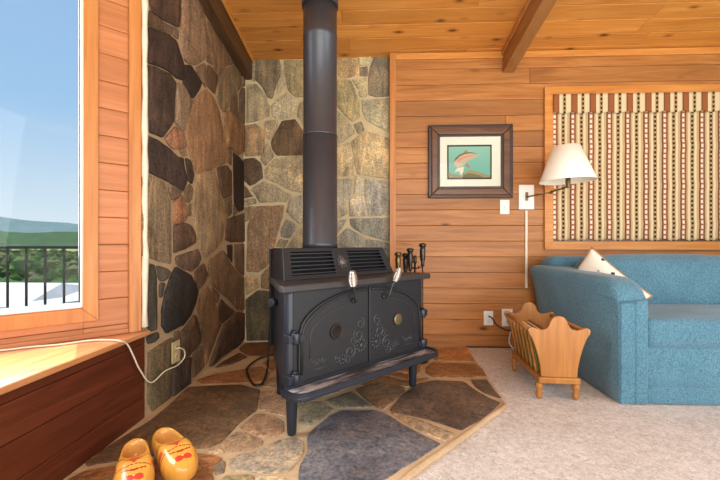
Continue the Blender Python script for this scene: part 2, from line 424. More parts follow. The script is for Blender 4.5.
def G(*a): return a
LEFT = [
 ((78,56,42), [(149,-2),(179,-2),(178.5,15),(177,26),(166,21),(158,16),(151,11),(149,5)]),
 ((96,72,52), [(148,12),(154,18),(160,21),(160,30),(152,27.5),(147,26)]),
 ((100,76,54), [(162,23),(171,27.5),(170,34),(162,30.5)]),
 ((104,82,60), [(172.5,28.5),(176.5,30),(176.5,38),(172.5,35)]),
 ((62,44,38), [(147,29.5),(156,32),(168,36.5),(174,41),(178,53),(181.5,64),(180.5,79),(175,77),(167,70),(157,65),(146,61.5)]),
 ((132,100,72), [(181,-2),(196,-2),(201,10),(202.5,16),(205,30),(208,50),(205,57),(198,62),(194,64),(188,63),(184,60),(181,45),(179.5,30),(181,12)]),
 ((122,90,58), [(205,20),(209,25),(233.5,63),(226,65),(222,70),(218,76),(213,67),(210,55),(208,38)]),
 ((110,80,56), [(209,55),(211,64),(205.5,61)]),
 ((48,36,32), [(183.5,66),(190,66.5),(196,76),(200,83),(197,90),(191.5,97.5),(187,92),(182.5,84)]),
 ((112,82,58), [(195,69),(203,64.5),(204.5,76),(204,86),(200,80)]),
 ((92,68,42), [(207,66),(211,68),(217,77),(215,86),(213.5,93),(207,86),(206,75)]),
 ((122,98,66), [(234,66),(239,72),(241,85),(236,91),(231,98),(228,105),(222,111),(216.5,100),(216.5,86),(219.5,77),(223,71)]),
 ((92,70,46), [(241.2,89),(244.5,89),(244.2,124),(238.5,120),(238.8,95)]),
 ((104,78,50), [(236,93),(237,118),(229.5,110),(232,100)]),
 ((112,88,58), [(240.5,70),(244,77),(244.5,87),(241.5,84)]),
 ((132,90,48), [(223,112.5),(229,112),(238,121),(244,127),(244,150),(238,154),(228,146),(225,135)]),
 ((138,98,60), [(206,90),(213,98),(218,110),(222,130),(226,148),(227,162),(218,165),(210,168),(195,171.5),(192,165),(187,145),(184.5,128),(186.5,115),(192,102),(200,94)]),
 ((70,52,44), [(144,68),(146,66),(158,70),(168,75),(173.2,82),(172.2,100),(171.5,120),(168,126),(160,136),(150,132),(144.5,127)]),
 ((124,100,76), [(175.5,84),(181,86),(190,101),(186,112),(183,128),(181,130),(174,122)]),
 ((138,92,62), [(174,128),(181,133),(183,142),(184,146),(178,148),(170,147),(164,139)]),
 ((66,50,44), [(143.5,136),(155,141),(164,147),(171,153),(176,158),(181.5,159),(182,166),(185.5,180),(182,190),(172,184),(160,177),(150,172),(143.5,171)]),
 ((60,44,34), [(184.8,159),(189,161),(192.5,175),(190.5,183),(187.5,180),(185.5,165)]),
 ((130,104,76), [(178.5,150),(184,149),(185.5,155),(181,155)]),
 ((128,106,76), [(142.5,177),(150,176),(162,182),(165,189),(168.5,202),(169,220),(169.5,240),(169.5,263),(160,261),(150,257),(142.5,255)]),
 ((110,84,58), [(167.5,185),(179,191.5),(177,196),(171,199),(168.5,192)]),
 ((138,88,52), [(172.5,203),(180,196),(184,206),(185,217),(181,221.5),(172.5,223)]),
 ((104,80,54), [(183.5,193),(188,185),(190.5,188),(190,199),(187,202),(184.5,199)]),
 ((96,76,52), [(187.5,206),(189.6,204),(189.8,215),(187.5,215)]),
 ((144,114,76), [(195.5,175),(212.5,170),(217,185),(221,203),(225,217),(222.5,226),(220.5,240),(215,248),(208,254),(204,257),(200.5,249),(197,238),(194,222),(191.5,212),(192,195)]),
 ((88,62,38), [(216.5,169),(226,166),(230,172),(230,195),(222.5,198),(219.5,187)]),
 ((100,76,48), [(223.5,201),(230,198),(230.2,213),(226.2,216)]),
 ((112,88,56), [(232.5,205),(236.5,212),(233,215)]),
 ((46,32,24), [(232.5,153),(238,157),(243,163),(243,209),(238,211),(233.5,203)]),
 ((98,74,48), [(227.5,148),(230,150),(229.8,164),(228.2,162)]),
 ((88,60,38), [(226.5,219.5),(243.5,214),(244,240.5),(230,241.5),(224.5,239),(225.5,228)]),
 ((56,38,26), [(226.5,246),(231,245.5),(231,262),(227.2,255)]),
 ((104,76,48), [(233.8,245.5),(244,244.5),(244,275),(240,273),(234.3,266)]),
 ((84,60,42), [(173,226.5),(181,223.5),(189.5,226.5),(193.5,235),(193.5,242),(184,247.5),(173,251.5)]),
 ((100,76,56), [(174.5,258),(185,254),(196.5,250),(199,258),(196.5,264.5),(190,270.5),(184,268.5),(175.5,263.5)]),
 ((116,86,54), [(208,262),(215,256),(222,251),(224.5,253.5),(229.5,264),(238,274.5),(244,279),(244,309),(236.5,308.5),(229,299.5),(219.5,291.5),(211,284),(208,275)]),
 ((106,78,52), [(193.5,273),(202.5,264.5),(206,274),(205,279),(198.5,288),(194.5,280)]),
 ((46,42,40), [(174.5,268),(184,273),(189,276),(193.5,285),(196,291),(193.5,303),(188.5,315),(181.5,324),(172,328.5),(165,332),(160.8,325),(160.8,310),(164.5,292),(168.5,280)]),
 ((72,66,56), [(143,263),(152.5,266),(154.5,280),(155,300),(154.5,329),(150,330),(144,324)]),
 ((84,74,60), [(156,267),(165,270),(167.5,272.5),(164.5,278),(160,280.5),(157.5,277)]),
 ((70,60,50), [(159,284.5),(162.8,284),(160.5,296),(158.8,296)]),
 ((60,56,48), [(146,337.5),(156,333.5),(156.5,337),(153,341),(147,342.5)]),
 ((96,80,52), [(147.5,353),(160,345),(170.5,339),(170,360),(169.5,385),(168.5,399),(160,406),(151.5,410),(147.5,402)]),
 ((84,62,42), [(180.5,332),(188,323),(193.5,316),(196.5,325),(198.5,342),(193.5,348),(187.5,355),(180.5,359)]),
 ((96,78,54), [(173.5,333),(178.2,331.5),(178.2,341),(173.5,341.5)]),
 ((64,50,40), [(172.5,366),(180,363),(188.5,358),(188,384.5),(180,392),(171.5,397)]),
 ((100,76,50), [(192,355),(199.5,346.5),(202.5,366),(197.5,371),(191.8,376)]),
 ((118,88,56), [(196.5,308),(200,295),(205,286.5),(208.5,291),(213,300),(216.5,315),(219.5,325),(213.5,342),(208,356),(205.5,364),(204,358),(201.5,345),(199,325)]),
 ((104,76,48), [(210.5,287.5),(218,295),(216.5,302),(214.5,299)]),
 ((74,52,34), [(220.3,300),(228,307.5),(233.5,312),(228,317.5),(221.5,323),(218.5,315),(217.8,307)]),
 ((76,54,36), [(236,313),(244,314),(244,337.5),(236.5,346),(225,353),(214.5,360),(208.5,365.5),(213.8,350),(222.5,326),(228.5,320.5)]),
 # courses above the picture edge
 ((84,62,46), [(146,-40),(172,-34),(178,-6),(149,-6)]), ((112,84,58), [(176,-32),(189,-24),(194,-6),(181,-6)]),
 ((66,50,42), [(146,-90),(160,-70),(168,-40),(146,-46)]), ((124,96,66), [(146,-130),(156,-120),(164,-76),(150,-86)]),
 ((92,68,48), [(164,-62),(178,-46),(186,-28),(173,-36)]),
]
BACK = [
 ((150,134,100), [(250,61),(255,61),(254,81),(249,78)]),
 ((122,106,76), [(257,60.5),(279,61),(280,75),(276,83),(272,98),(268,97),(262.5,86),(256.5,80)]),
 ((166,152,120), [(281.5,63),(284,75),(285.5,83),(282,90),(278,94),(278.5,84),(281.5,76)]),
 ((148,134,92), [(285,61.5),(320,60.5),(320,97),(304,96),(296.5,96.5),(289,90),(286.5,80)]),
 ((176,162,126), [(272,106.5),(278,100.5),(287,94),(298,101),(295,111.5),(289,117),(281,119),(273.5,116)]),
 ((148,132,98), [(248,85.5),(256.5,85),(265.5,97.5),(269.5,107),(268.5,116),(257,120),(247.5,122)]),
 ((158,124,80), [(246,127),(256,125),(263.5,130.5),(264.5,142),(261.5,154.5),(253,155.5),(246,155.5)]),
 ((158,138,98), [(266,122),(277,120.5),(277.5,124),(270,139),(266.5,134)]),
 ((108,84,54), [(282.5,122),(294.5,120),(301.5,130),(310,136),(320,140),(320,154),(308,154.5),(290,154.5),(277.5,155),(273,149),(272,142),(277,131)]),
 ((158,142,106), [(300.5,104),(308,99),(320,100),(320,134),(310,130),(303.5,123.5),(298,116)]),
 ((146,130,100), [(268,144),(273.5,156.5),(265.5,165),(261.5,160),(264.5,151)]),
 ((166,148,108), [(265,170),(275,160),(290,158),(303,155.5),(320,158),(320,194),(304,192.5),(292,190),(278.5,183),(266,178)]),
 ((92,70,46), [(244.8,160),(254.5,158.8),(260.5,163.5),(262.5,177.5),(255,183),(250,185),(245,180)]),
 ((152,136,104), [(252,189.5),(264,182),(278,188),(290,195),(285.5,201),(260.5,202),(257,196)]),
 ((104,80,52), [(244.8,186),(252,196),(244.8,197.5)]),
 ((148,130,96), [(245.2,201),(254.5,199),(256,202.5),(245.5,205)]),
 ((132,108,74), [(245.2,208),(253.5,207),(248.5,219.5),(245.2,221)]),
 ((138,106,70), [(248.5,226),(255.5,207.5),(283.5,206),(282,217),(275.5,238),(271.5,258),(265.5,267),(258,271.5),(247.5,271)]),
 ((158,130,86), [(246.5,277),(257.5,278),(258,287),(246.5,294)]),
 ((140,112,72), [(262,275),(274,263),(280,268),(280,290),(262,287)]),
 ((88,78,52), [(246.5,300),(258,291),(280,293),(285,320),(285,339),(247.5,340)]),
 ((160,150,124), [(287.5,211.5),(290.5,199),(302.5,195.5),(320,197),(320,221),(300,223),(292.5,216.5)]),
 ((138,130,112), [(281.5,230.5),(287,220),(297,226),(290,237),(282.5,236)]),
 ((140,124,92), [(277,246),(280.5,240),(287.5,241),(284.5,246.5)]),
 ((156,140,104), [(289,246),(298.5,230.5),(320,225),(322,262),(285,268),(284,252)]),
 ((168,138,90), [(322,58.5),(357,57.5),(358,74.5),(345,77.5),(339,76.5),(322,77)]),
 ((170,158,118), [(358.8,57.5),(371.5,57.5),(368,64.5),(360.3,65)]),
 ((118,104,86), [(360.5,68),(367,67.5),(367,75.5),(360.5,75.5)]),
 ((168,154,110), [(353.5,80.5),(366.5,78.5),(365.8,87.5),(358.5,88.5)]),
 ((160,146,106), [(359.5,92.5),(366.5,91),(366.5,96.5),(360.5,96.5)]),
 ((122,110,88), [(375,57.3),(388.5,57.3),(388.5,95.5),(376,96.5),(369.5,94.5),(369.5,75),(371,67)]),
 ((158,142,94), [(322,81),(345,80.5),(350.5,81.5),(355.5,93),(359.5,103),(359.5,116),(353,121),(345,114.5),(338,106.5),(330,102),(322,100)]),
 ((162,152,116), [(362.5,101),(388.5,99),(388.5,131),(378,126),(367,120),(362.7,110)]),
 ((140,124,92), [(354.5,125),(361,122.5),(364,130),(358.5,133.5)]),
 ((160,146,108), [(322,104),(330,107),(338,112.5),(347,120.5),(354.5,133),(345,139),(338,146),(322,149)]),
 ((176,152,104), [(352.5,142),(358,137.5),(367,132.5),(378,135.5),(388.5,139.5),(388.5,177.5),(375,176.5),(358.5,173.5),(354.5,160)]),
 ((184,160,112), [(322,152),(340,146.8),(349.5,143.5),(353.5,160),(354.5,174.5),(345,175.5),(322,176)]),
 ((158,148,122), [(322,180),(351.5,179.5),(352.5,190),(347.5,200),(346.5,213.5),(335,219),(322,222)]),
 ((168,158,132), [(356.5,177),(361,179.5),(362.5,191),(354.5,194.5)]),
 ((176,164,136), [(350.5,199),(363.5,194.8),(366,215.5),(350.5,215.5)]),
 ((148,142,126), [(365.5,179.5),(388.5,182.5),(388.5,214.5),(369,215.5),(365.5,195)]),
 ((132,128,112), [(350.5,219.5),(388.5,218.5),(388.5,240.5),(377,237.5),(363.5,233.5),(351,225)]),
 ((146,140,120), [(322,226),(346,219.8),(343.5,224),(337.5,232.5),(322,240)]),
 ((140,136,120), [(322,246),(336,240),(347.5,229),(363.5,237),(363.5,262),(322,264)]),
 ((124,120,108), [(366.5,239.5),(388.5,243.5),(388.5,270),(366.5,264)]),
 # courses hidden behind the stove
 ((150,128,88), [(287,272),(320,268),(330,300),(290,306)]), ((122,110,84), [(324,268),(362,266),(360,296),(334,300)]),
 ((142,118,80), [(366,268),(388.5,273),(388.5,310),(364,298)]), ((104,88,60), [(289,310),(334,304),(338,340),(290,339)]),
 ((148,132,98), [(340,303),(384,312),(386,341),(342,340)]),
]
HEARTH = [
 ((100,78,55), [(189,388),(222,386.3),(242,386),(259.5,391),(258.5,398),(255.5,411),(239,423),(220,443),(208,448),(190,448.5),(160,455),(120,460.5),(88,466.5),(86,462),(100,452.5),(125,436.5),(150,421.5),(170,405.5),(182,393.5)]),
 ((140,96,56), [(58,486),(84,472.5),(120,466.5),(160,460),(192,454.5),(214,456.5),(222,459),(215,465),(211,474),(213,486),(205,500),(50,505)]),
 ((118,104,84), [(214,468),(222,461),(225,463),(223,473),(216,475)]),
 ((138,114,88), [(222,444),(237,432.5),(246,433.3),(262.5,441),(261.5,445),(250,450.5),(235,451.5),(228,451.5)]),
 ((150,128,98), [(205,452),(219,448),(224.5,453),(215,454)]),
 ((150,116,86), [(240,428),(255,416),(262,415),(275,418),(283.5,423),(283.5,431.5),(275,437.5),(265,437.5),(250,433.5)]),
 ((158,126,96), [(261.5,393),(275,392),(283.5,399),(296,402),(298,408),(291,413),(284,416),(272,413.5),(258.8,409.5)]),
 ((140,128,110), [(229,466),(231,460.5),(240,455),(252,454),(266,448),(280,441),(296,438.5),(302.5,442.5),(303,452),(297,461.5),(290,470.5),(282,473),(270,473.5),(250,472),(236,471.5)]),
 ((142,128,90), [(219,483),(226,476.5),(248,475.5),(253,477),(253,500),(216,502)]),
 ((178,160,124), [(256,477.5),(284,478),(294,489),(288,505),(256,505)]),
 ((92,92,99), [(301,466),(308.5,452),(307.5,440),(314,430.5),(330,417.5),(341,412.5),(373,411.5),(384.5,414.5),(401,424.5),(420,434.5),(440,444),(420,457.5),(400,469),(380,482),(360,496),(320,502),(299,480)]),
 ((150,128,100), [(391,412.5),(405,417.5),(425,422.7),(442,430.3),(455,434.7),(445,441.5),(430,435.5),(412,426.5)]),
 ((88,76,66), [(390,410.8),(404,394.5),(419,384.5),(434.5,381.5),(463,382.5),(474,390),(489,398.7),(500,403),(485,417.5),(461,430.5),(452,427.5),(428,419.5),(408,415.5)]),
 ((84,74,64), [(471.5,380.5),(486.5,380.3),(493,389.8),(501.5,399),(485,393.5),(475,386)]),
 ((132,92,52), [(426,368),(433,363.3),(475,365.5),(482,370),(486,377.2),(467.5,378),(433,377.2),(426,373)]),
 ((160,110,58), [(441,348.5),(467,348.5),(474,361.7),(452,361.5),(436,360.5),(433.5,357)]),
 ((112,104,88), [(326,401.5),(352,392),(369,404.5),(373,407.5),(355,407.5),(341,408.5)]),
 ((116,90,66), [(356,390),(380,381),(404,388),(404,393),(395,400.5),(384.5,409.5),(377,407.5),(366,399.5)]),
 ((124,112,90), [(300,403),(322,402.5),(334,410),(325,415.5),(311,425),(300,424)]),
 ((132,96,60), [(362,385),(385,376.5),(411,382.5),(418,381),(429,379),(423,383),(408,387)]),
 ((146,102,58), [(390,352),(431,350),(430,359.5),(424,362),(420,367),(419,374),(398,370),(384,365)]),
 ((136,94,54), [(398,373),(418,377),(412,380),(388,375)]),
 ((112,76,42), [(239.5,349),(246,344),(268,342.5),(282,344.5),(279,352.5),(262,356.5),(248,355.5),(242,352)]),
 ((92,66,40), [(240,353),(247,357.5),(232.5,364),(215,368.5),(225,361)]),
 ((142,98,56), [(197,380.5),(215,374.5),(240,370.5),(262,367),(269.5,372.5),(266.5,380),(256,383),(230,383.5),(204,384.7)]),
 ((146,108,68), [(263,363),(276,358.5),(286,361),(290,374),(273,371.5)]),
 ((154,130,100), [(262,386),(270.5,378),(290,376),(296,390),(284,391.5),(275,388.5)]),
 ((120,90,60), [(284,345),(330,344),(334,356),(292,360),(282,354)]), ((140,104,66), [(292,363),(336,359),(350,372),(300,380),(294,374)]),
 ((112,84,58), [(335,344),(386,346),(386,354),(378,364),(356,368),(340,356)]), ((132,108,80), [(302,384),(348,375),(352,386),(330,395),(300,399)]),
]

# ------------------------------------------------------------------ room shell
Yv, Xv, Zv = Vector((0, 1, 0)), Vector((1, 0, 0)), Vector((0, 0, 1))

# left stone wall
mb = MB()
poly = [(2.08, 0), (3.74, 0), (3.74, ceil_z(3.74)), (2.08, ceil_z(2.08))]
mb.prism(poly, .18, Matrix(((0, 0, -1, X_LEFT+.004), (1, 0, 0, 0), (0, 1, 0, 0), (0, 0, 0, 1))), (1, 1, 1), 1)
poly_stones(mb, LEFT, lambda x, y: atX(x, y, X_LEFT), (Yv, Zv), Xv, (.010, .022))
struct(mb.build('wall_left', [M['stone'], M['mortar_left']]), 'wall of brown and dark irregular stones left of the stove')

# back wall: stone part
mb = MB()
mb.box((X_LEFT-.2, D_STONE, 0), (.17, D_STONE+.12, 2.83), (1, 1, 1), None, 1)
poly_stones(mb, BACK, lambda x, y: atY(x, y, D_STONE), (Xv, Zv), -Yv, (.008, .016))
struct(mb.build('wall_rear', [M['stone'], M['mortar_back']]), 'wall of tan irregular stones behind the stove pipe')

# back wall: cedar boards
def board_row(mb, x0, x1, y, th, z0, z1, splits):
    xs = [x0]+splits+[x1]
    for a, b in zip(xs[:-1], xs[1:]):
        mb.box((a, y, z0+.0012), (b-.0015, y+th, z1-.0012), (random.random(), random.random(), random.random()))
mb = MB()
STEP = .1488
k = 0; z = 2.506+STEP*2
while z > 0:
    lo = max(z-STEP, 0); hi = min(z, 2.80)
    if hi > lo:
        sp = [random.uniform(1.2, 3.4)] if random.random() < .35 else []
        board_row(mb, .16, 4.3, D_WOOD, .025, lo, hi, sp)
    z -= STEP
mb.box((.16, D_WOOD+.022, 0), (4.3, D_WOOD+.12, 2.81), (0, 0, 0))
struct(mb.build('wall_back', M['cedar_x'], bevel=.004), 'wall of horizontal orange cedar boards behind the sofa')
mb = MB(); mb.box((.140, D_WOOD-.022, 0), (.198, D_WOOD+.06, 2.81), (.6, .3, .5))
struct(mb.build('trim_1', M['trim'], bevel=.003))
mb = MB(); mb.box((.199, D_WOOD-.02, 2.745), (4.3, D_WOOD, 2.805), (.8, .3, .5))
struct(mb.build('trim_2', M['trim_x'], bevel=.003))
mb = MB(); mb.box((.80, D_WOOD-.004, .0), (4.3, D_WOOD, .022), (.1, .3, .5))
struct(mb.build('gap_shade_back', M['frame_dark']))  # dark strip added for the shaded gap between boards and carpet

# ceiling: pine boards running along X under a 9 degree slope
mb = MB(); y = 3.76; w = .168
ang = math.atan(.16)
def xs_ceiling(y): return max(-3.6, min(y-4.7, -1.45))  # left end overhangs as an eave, sized to limit sun on the ledge
while y > -2.2:
    y0 = y-w*math.cos(ang); segs = [xs_ceiling(y)]
    t = random.uniform(-.6, 1.2)
    while t < 4.2: segs.append(t); t += random.uniform(1.6, 3.0)
    segs.append(4.3)
    for a, b in zip(segs[:-1], segs[1:]):
        if b-a < .05: continue
        z1, z0 = ceil_z(y), ceil_z(y0); g = .004
        vs = []
        for (yy, zz) in ((y0+g, z0), (y-g, z1)):
            for dz in (0, .03):
                vs += [(a, yy, zz+dz), (b-.001, yy, zz+dz)]
        # verts: 0 a y0 lo,1 b y0 lo,2 a y0 hi,3 b y0 hi,4 a y1 lo,5,6,7
        fs = [(0, 1, 5, 4), (2, 6, 7, 3), (0, 2, 3, 1), (4, 5, 7, 6), (0, 4, 6, 2), (1, 3, 7, 5)]
        mb.add(vs, fs, (random.random(), random.random(), random.random()))
    y = y0
yA, yB = 3.80, -2.2
mb.add([(xs_ceiling(3.8), yA, ceil_z(yA)+.028), (4.3, yA, ceil_z(yA)+.028), (4.3, yB, ceil_z(yB)+.028), (-3.6, yB, ceil_z(yB)+.028), (-3.6, 1.1, ceil_z(1.1)+.028), (-1.45, 3.25, ceil_z(3.25)+.028)], [(0, 1, 2, 3, 4, 5)], (.2, .2, .2))
struct(mb.build('ceiling', M['pine_ceiling'], bevel=.004), 'sloped ceiling of knotty orange pine boards')

def sloped_beam(name, x0, x1, drop, y0, y1, mat, label):
    mb = MB(); vs = []
    for yy in (y0, y1):
        for x in (x0, x1):
            vs += [(x, yy, ceil_z(yy)-drop), (x, yy, ceil_z(yy)+.0)]
    fs = [(0, 1, 3, 2), (4, 6, 7, 5), (0, 2, 6, 4), (1, 5, 7, 3), (0, 4, 5, 1), (2, 3, 7, 6)]
    mb.add(vs, fs, (.5, .4, .4)); return struct(mb.build(name, mat, bevel=.004), label)
sloped_beam('beam_right', 1.205, 1.31, .20, -2.0, D_WOOD, M['beam'], 'brown ceiling beam running over the framed picture')
b2 = sloped_beam('beam_left', X_LEFT+.004, -1.205, .195, 1.9, D_STONE-.002, M['beam_dark'], 'dark brown beam along the top of the left stone wall')
sloped_beam('trim_3', 1.188, 1.204, .05, -2.0, D_WOOD-.022, M['trim'], 'thin orange trim strip along the ceiling beam')
sloped_beam('trim_4', -1.203, -1.185, .03, -.5, D_STONE-.002, M['pine_ceiling'], 'thin pine strip beside the dark beam')

# angled window wall, in its own frame: local x = along the wall from the stone corner, local y = outwards, z up
WM = Matrix(((WD.x, -WN.x, 0, W0.x), (WD.y, -WN.y, 0, W0.y), (0, 0, 1, 0), (0, 0, 0, 1)))
WL, WIN0, WIN1, WZ0, WZ1 = 2.6, .272, 2.25, .672, 2.72
win = empty('wall_front_left'); win.matrix_world = WM; struct(win, 'angled cedar board wall around the picture window')
mb = MB(); z = .714-.144*2+.003
zt = 3.2
zz = .56-.144
while zz < zt:
    a, b = max(zz, LEDGE_Z-.05), min(zz+.144, zt)
    if b > a:
        for x0, x1 in ((.06, WIN0), (WIN1, WL)):
            mb.box((x0, 0, a+.001), (x1, .03, b-.001), (random.random(), random.random(), .5))
        if b < WZ0: mb.box((WIN0-.001, 0, a+.001), (WIN1, .03, b-.001), (random.random(), random.random(), .5))
        elif a < WZ0: mb.box((WIN0-.001, 0, a+.001), (WIN1, .03, WZ0), (random.random(), random.random(), .5))
        if a > WZ1: mb.box((WIN0-.001, 0, a+.001), (WIN1, .03, b-.001), (random.random(), random.random(), .5))
    zz += .144
mb.build('boards', M['cedar_win'], win, bevel=.004)
mb = MB()
mb.box((.0, .03, 0), (WIN0, .16, zt)); mb.box((WIN1, .03, 0), (WL, .16, zt)); mb.box((WIN0, .03, 0), (WIN1, .16, WZ0)); mb.box((WIN0, .03, WZ1), (WIN1, .16, zt))
mb.build('core', M['cedar_win'], win)
mb = MB(); mb.box((.012, -.022, LEDGE_Z+.001), (.071, .03, zt), (.6, .2, .3)); mb.build('corner_trim', M['trim'], win, bevel=.003)
mb = MB(); mb.box((.072, -.016, LEDGE_Z+.001), (WL, 0, LEDGE_Z+.026), (.4, .2, .3)); mb.build('base_trim', M['cedar_win'], win, bevel=.003)
w1 = empty('window_1'); w1.matrix_world = WM; struct(w1, 'large picture window at left looking over wooded hills')
def frame_mb(x0, x1, z0, z1, w, y0, y1, col=(.6, .3, .4)):
    mb = MB()
    for pl in ([(x0, z0), (x0+w, z0+w), (x0+w, z1-w), (x0, z1)], [(x1, z0), (x1, z1), (x1-w, z1-w), (x1-w, z0+w)],
               [(x0, z0), (x1, z0), (x1-w, z0+w), (x0+w, z0+w)], [(x0, z1), (x0+w, z1-w), (x1-w, z1-w), (x1, z1)]):
        vs = [(p[0], y0, p[1]) for p in pl]+[(p[0], y1, p[1]) for p in pl]
        mb.add(vs, [(0, 1, 2, 3), (7, 6, 5, 4), (0, 4, 5, 1), (1, 5, 6, 2), (2, 6, 7, 3), (3, 7, 4, 0)], (col[0], random.random(), col[2]))
    return mb
frame_mb(WIN0-.063, WIN1+.063, WZ0-.075, WZ1+.063, .066, -.018, .004).build('window_frame', M['trim'], w1, bevel=.003)
mb = frame_mb(WIN0-.002, WIN1, WZ0-.002, WZ1, .013, .0, .05); mb.box((WIN0+.005, -.002, WZ0-.002), (WIN1-.005, .05, WZ0+.022)); mb.build('sash', M['vinyl'], w1, bevel=.002)
frame_mb(WIN0+.010, WIN1-.012, WZ0+.018, WZ1-.012, .006, .012, .036).build('gasket', M['cord_black'], w1)
mb = MB(); mb.box((WIN0+.012, .024, WZ0+.02), (WIN1-.012, .028, WZ1-.012)); mb.build('pane', M['glass'], w1)

# ledge below the window (triangular in plan): top slab and board front
LX = X_LEFT+.012
tri_y0 = -.2
def wall_x(y): return W0.x + (y-W0.y)          # window wall in plan, 45 degrees
mb = MB(); T = .028
pl = [(LX+.02, tri_y0), (LX+.02, 2.10), (LX-.02, 2.10), (W0.x, W0.y), (wall_x(tri_y0), tri_y0)]
mb.prism(pl, T, Matrix.Translation((0, 0, LEDGE_Z-T)), (.5, .3, .3))
struct(mb.build('trim_5', M['ledge'], bevel=.006), 'wide varnished wooden ledge under the picture window')
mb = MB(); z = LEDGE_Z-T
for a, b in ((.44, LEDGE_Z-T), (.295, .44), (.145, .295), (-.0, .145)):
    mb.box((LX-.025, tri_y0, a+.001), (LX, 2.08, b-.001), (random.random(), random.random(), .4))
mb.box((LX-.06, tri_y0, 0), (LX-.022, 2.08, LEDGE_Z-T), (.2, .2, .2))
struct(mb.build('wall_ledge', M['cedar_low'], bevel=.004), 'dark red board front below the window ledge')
# pale mortar seam beside the corner trim
mb = MB(); pts = []
for i in range(26):
    zz = LEDGE_Z+.02+i*.1; pts.append((X_LEFT+.008, 2.083+random.uniform(-.004, .006), zz))
mb.tube(pts, .012, 6, rad=[random.uniform(.013, .021) for _ in pts])
struct(mb.build('trim_6', M['caulk']))

# hearth and carpet
fr_a, fr_b = atZ(505, 403.5, HZ), atZ(400, 479, HZ)
dirv = (fr_b-fr_a); k = (LX-fr_a.x)/dirv.x
fr_c = fr_a+dirv*k
hx_r = atZ(467.5, 347.5, HZ)
hpoly = [(LX-.02, fr_c.y-.02), (fr_a.x, fr_a.y), (.845, D_WOOD-.001), (X_LEFT, D_WOOD-.001), (X_LEFT, D_STONE-.001), (LX-.02, D_STONE-.001)]
hpoly = [(LX-.001, fr_c.y), (fr_a.x, fr_a.y), (.845, D_WOOD-.001), (.17, D_WOOD-.001), (.17, D_STONE), (X_LEFT-.002, D_STONE), (X_LEFT-.002, 2.09), (LX-.001, 2.08)]
mb = MB(); mb.prism(hpoly, HZ-.006+.02, Matrix.Translation((0, 0, -.02)), (1, 1, 1), None, 1)
mb = MB(); mb.prism(hpoly, HZ+.012, Matrix.Translation((0, 0, -.02)), (1, 1, 1), 1)
poly_stones(mb, HEARTH, lambda x, y: atZ(x, y, HZ-.008), (Xv, Yv), Zv, (.006, .009), .8, .008, 0, .004, 1.25, .1)
# extra stones nearer than the picture's lower edge
random.seed(11)
def clip(poly, a, b, c):      # keep points with a*x+b*y <= c
    out = []
    for i in range(len(poly)):
        p, q = poly[i], poly[(i+1) % len(poly)]
        dp, dq = a*p[0]+b*p[1]-c, a*q[0]+b*q[1]-c
        if dp <= 0: out.append(p)
        if (dp < 0 < dq) or (dq < 0 < dp):
            t = dp/(dp-dq); out.append((p[0]+(q[0]-p[0])*t, p[1]+(q[1]-p[1])*t))
    return out
ex, ey = fr_a.x-fr_c.x, fr_a.y-fr_c.y; el = math.hypot(ex, ey); ex, ey = ex/el, ey/el
seeds = [(-1.15+.27*i+random.uniform(-.08, .08), .15+.27*j+random.uniform(-.08, .08)) for i in range(5) for j in range(5)]
for k_, sdp in enumerate(seeds):
    cell = [(LX+.02, -.4), (.6, -.4), (.6, 1.36), (LX+.02, 1.34)]
    cell = clip(cell, ey, -ex, ey*fr_c.x-ex*fr_c.y-.03)
    for m_, o_ in enumerate(seeds):
        if m_ != k_ and len(cell) > 2:
            a_, b_ = o_[0]-sdp[0], o_[1]-sdp[1]; L_ = math.hypot(a_, b_)
            cell = clip(cell, a_, b_, (o_[0]**2+o_[1]**2-sdp[0]**2-sdp[1]**2)/2-.018*L_)
    if len(cell) > 2 and abs(sum(cell[i][0]*cell[(i+1) % len(cell)][1]-cell[(i+1) % len(cell)][0]*cell[i][1] for i in range(len(cell))))/2 > .006:
        poly_stones(mb, [(random.choice(((130, 112, 88), (112, 88, 62), (96, 88, 80), (142, 104, 66))), cell)], lambda x, y: Vector((x, y, HZ-.008)), (Xv, Yv), Zv, (.006, .009), .8, .008, 0, .004, 1.25, .1)
struct(mb.build('hearth', [M['slate'], M['mortar_floor']]), 'flagstone hearth floor under the stove')

mb = MB(); nx, ny = 150, 170; x0, x1, y0, y1 = -1.6, 4.3, -2.2, D_WOOD+.02
from mathutils import noise as mnoise
vs = []
for j in range(ny+1):
    for i in range(nx+1):
        x = x0+(x1-x0)*i/nx; yy = y0+(y1-y0)*j/ny
        vs.append((x, yy, .008+.004*mnoise.noise(Vector((x*30, yy*30, 0)))))
fs = [(j*(nx+1)+i, j*(nx+1)+i+1, (j+1)*(nx+1)+i+1, (j+1)*(nx+1)+i) for j in range(ny) for i in range(nx)]
mb.add(vs, fs, (1, 1, 1), True)
struct(mb.build('floor', M['carpet']), 'wall to wall beige carpet')
# hearth edge lip along the carpet
mb = MB(); pts = [Vector((*p, .012)) for p in (hpoly[0], hpoly[1], hpoly[2])]
pp = []
for a, b in zip(pts[:-1], pts[1:]):
    for i in range(30): pp.append(a.lerp(b, i/30)+Vector((random.uniform(-.003, .003), random.uniform(-.003, .003), random.uniform(-.002, .003))))
pp.append(pts[-1]); mb.tube(pp, .016, 8)
struct(mb.build('trim_7', M['mortar_floor']), 'rounded mortar edge of the hearth beside the carpet')

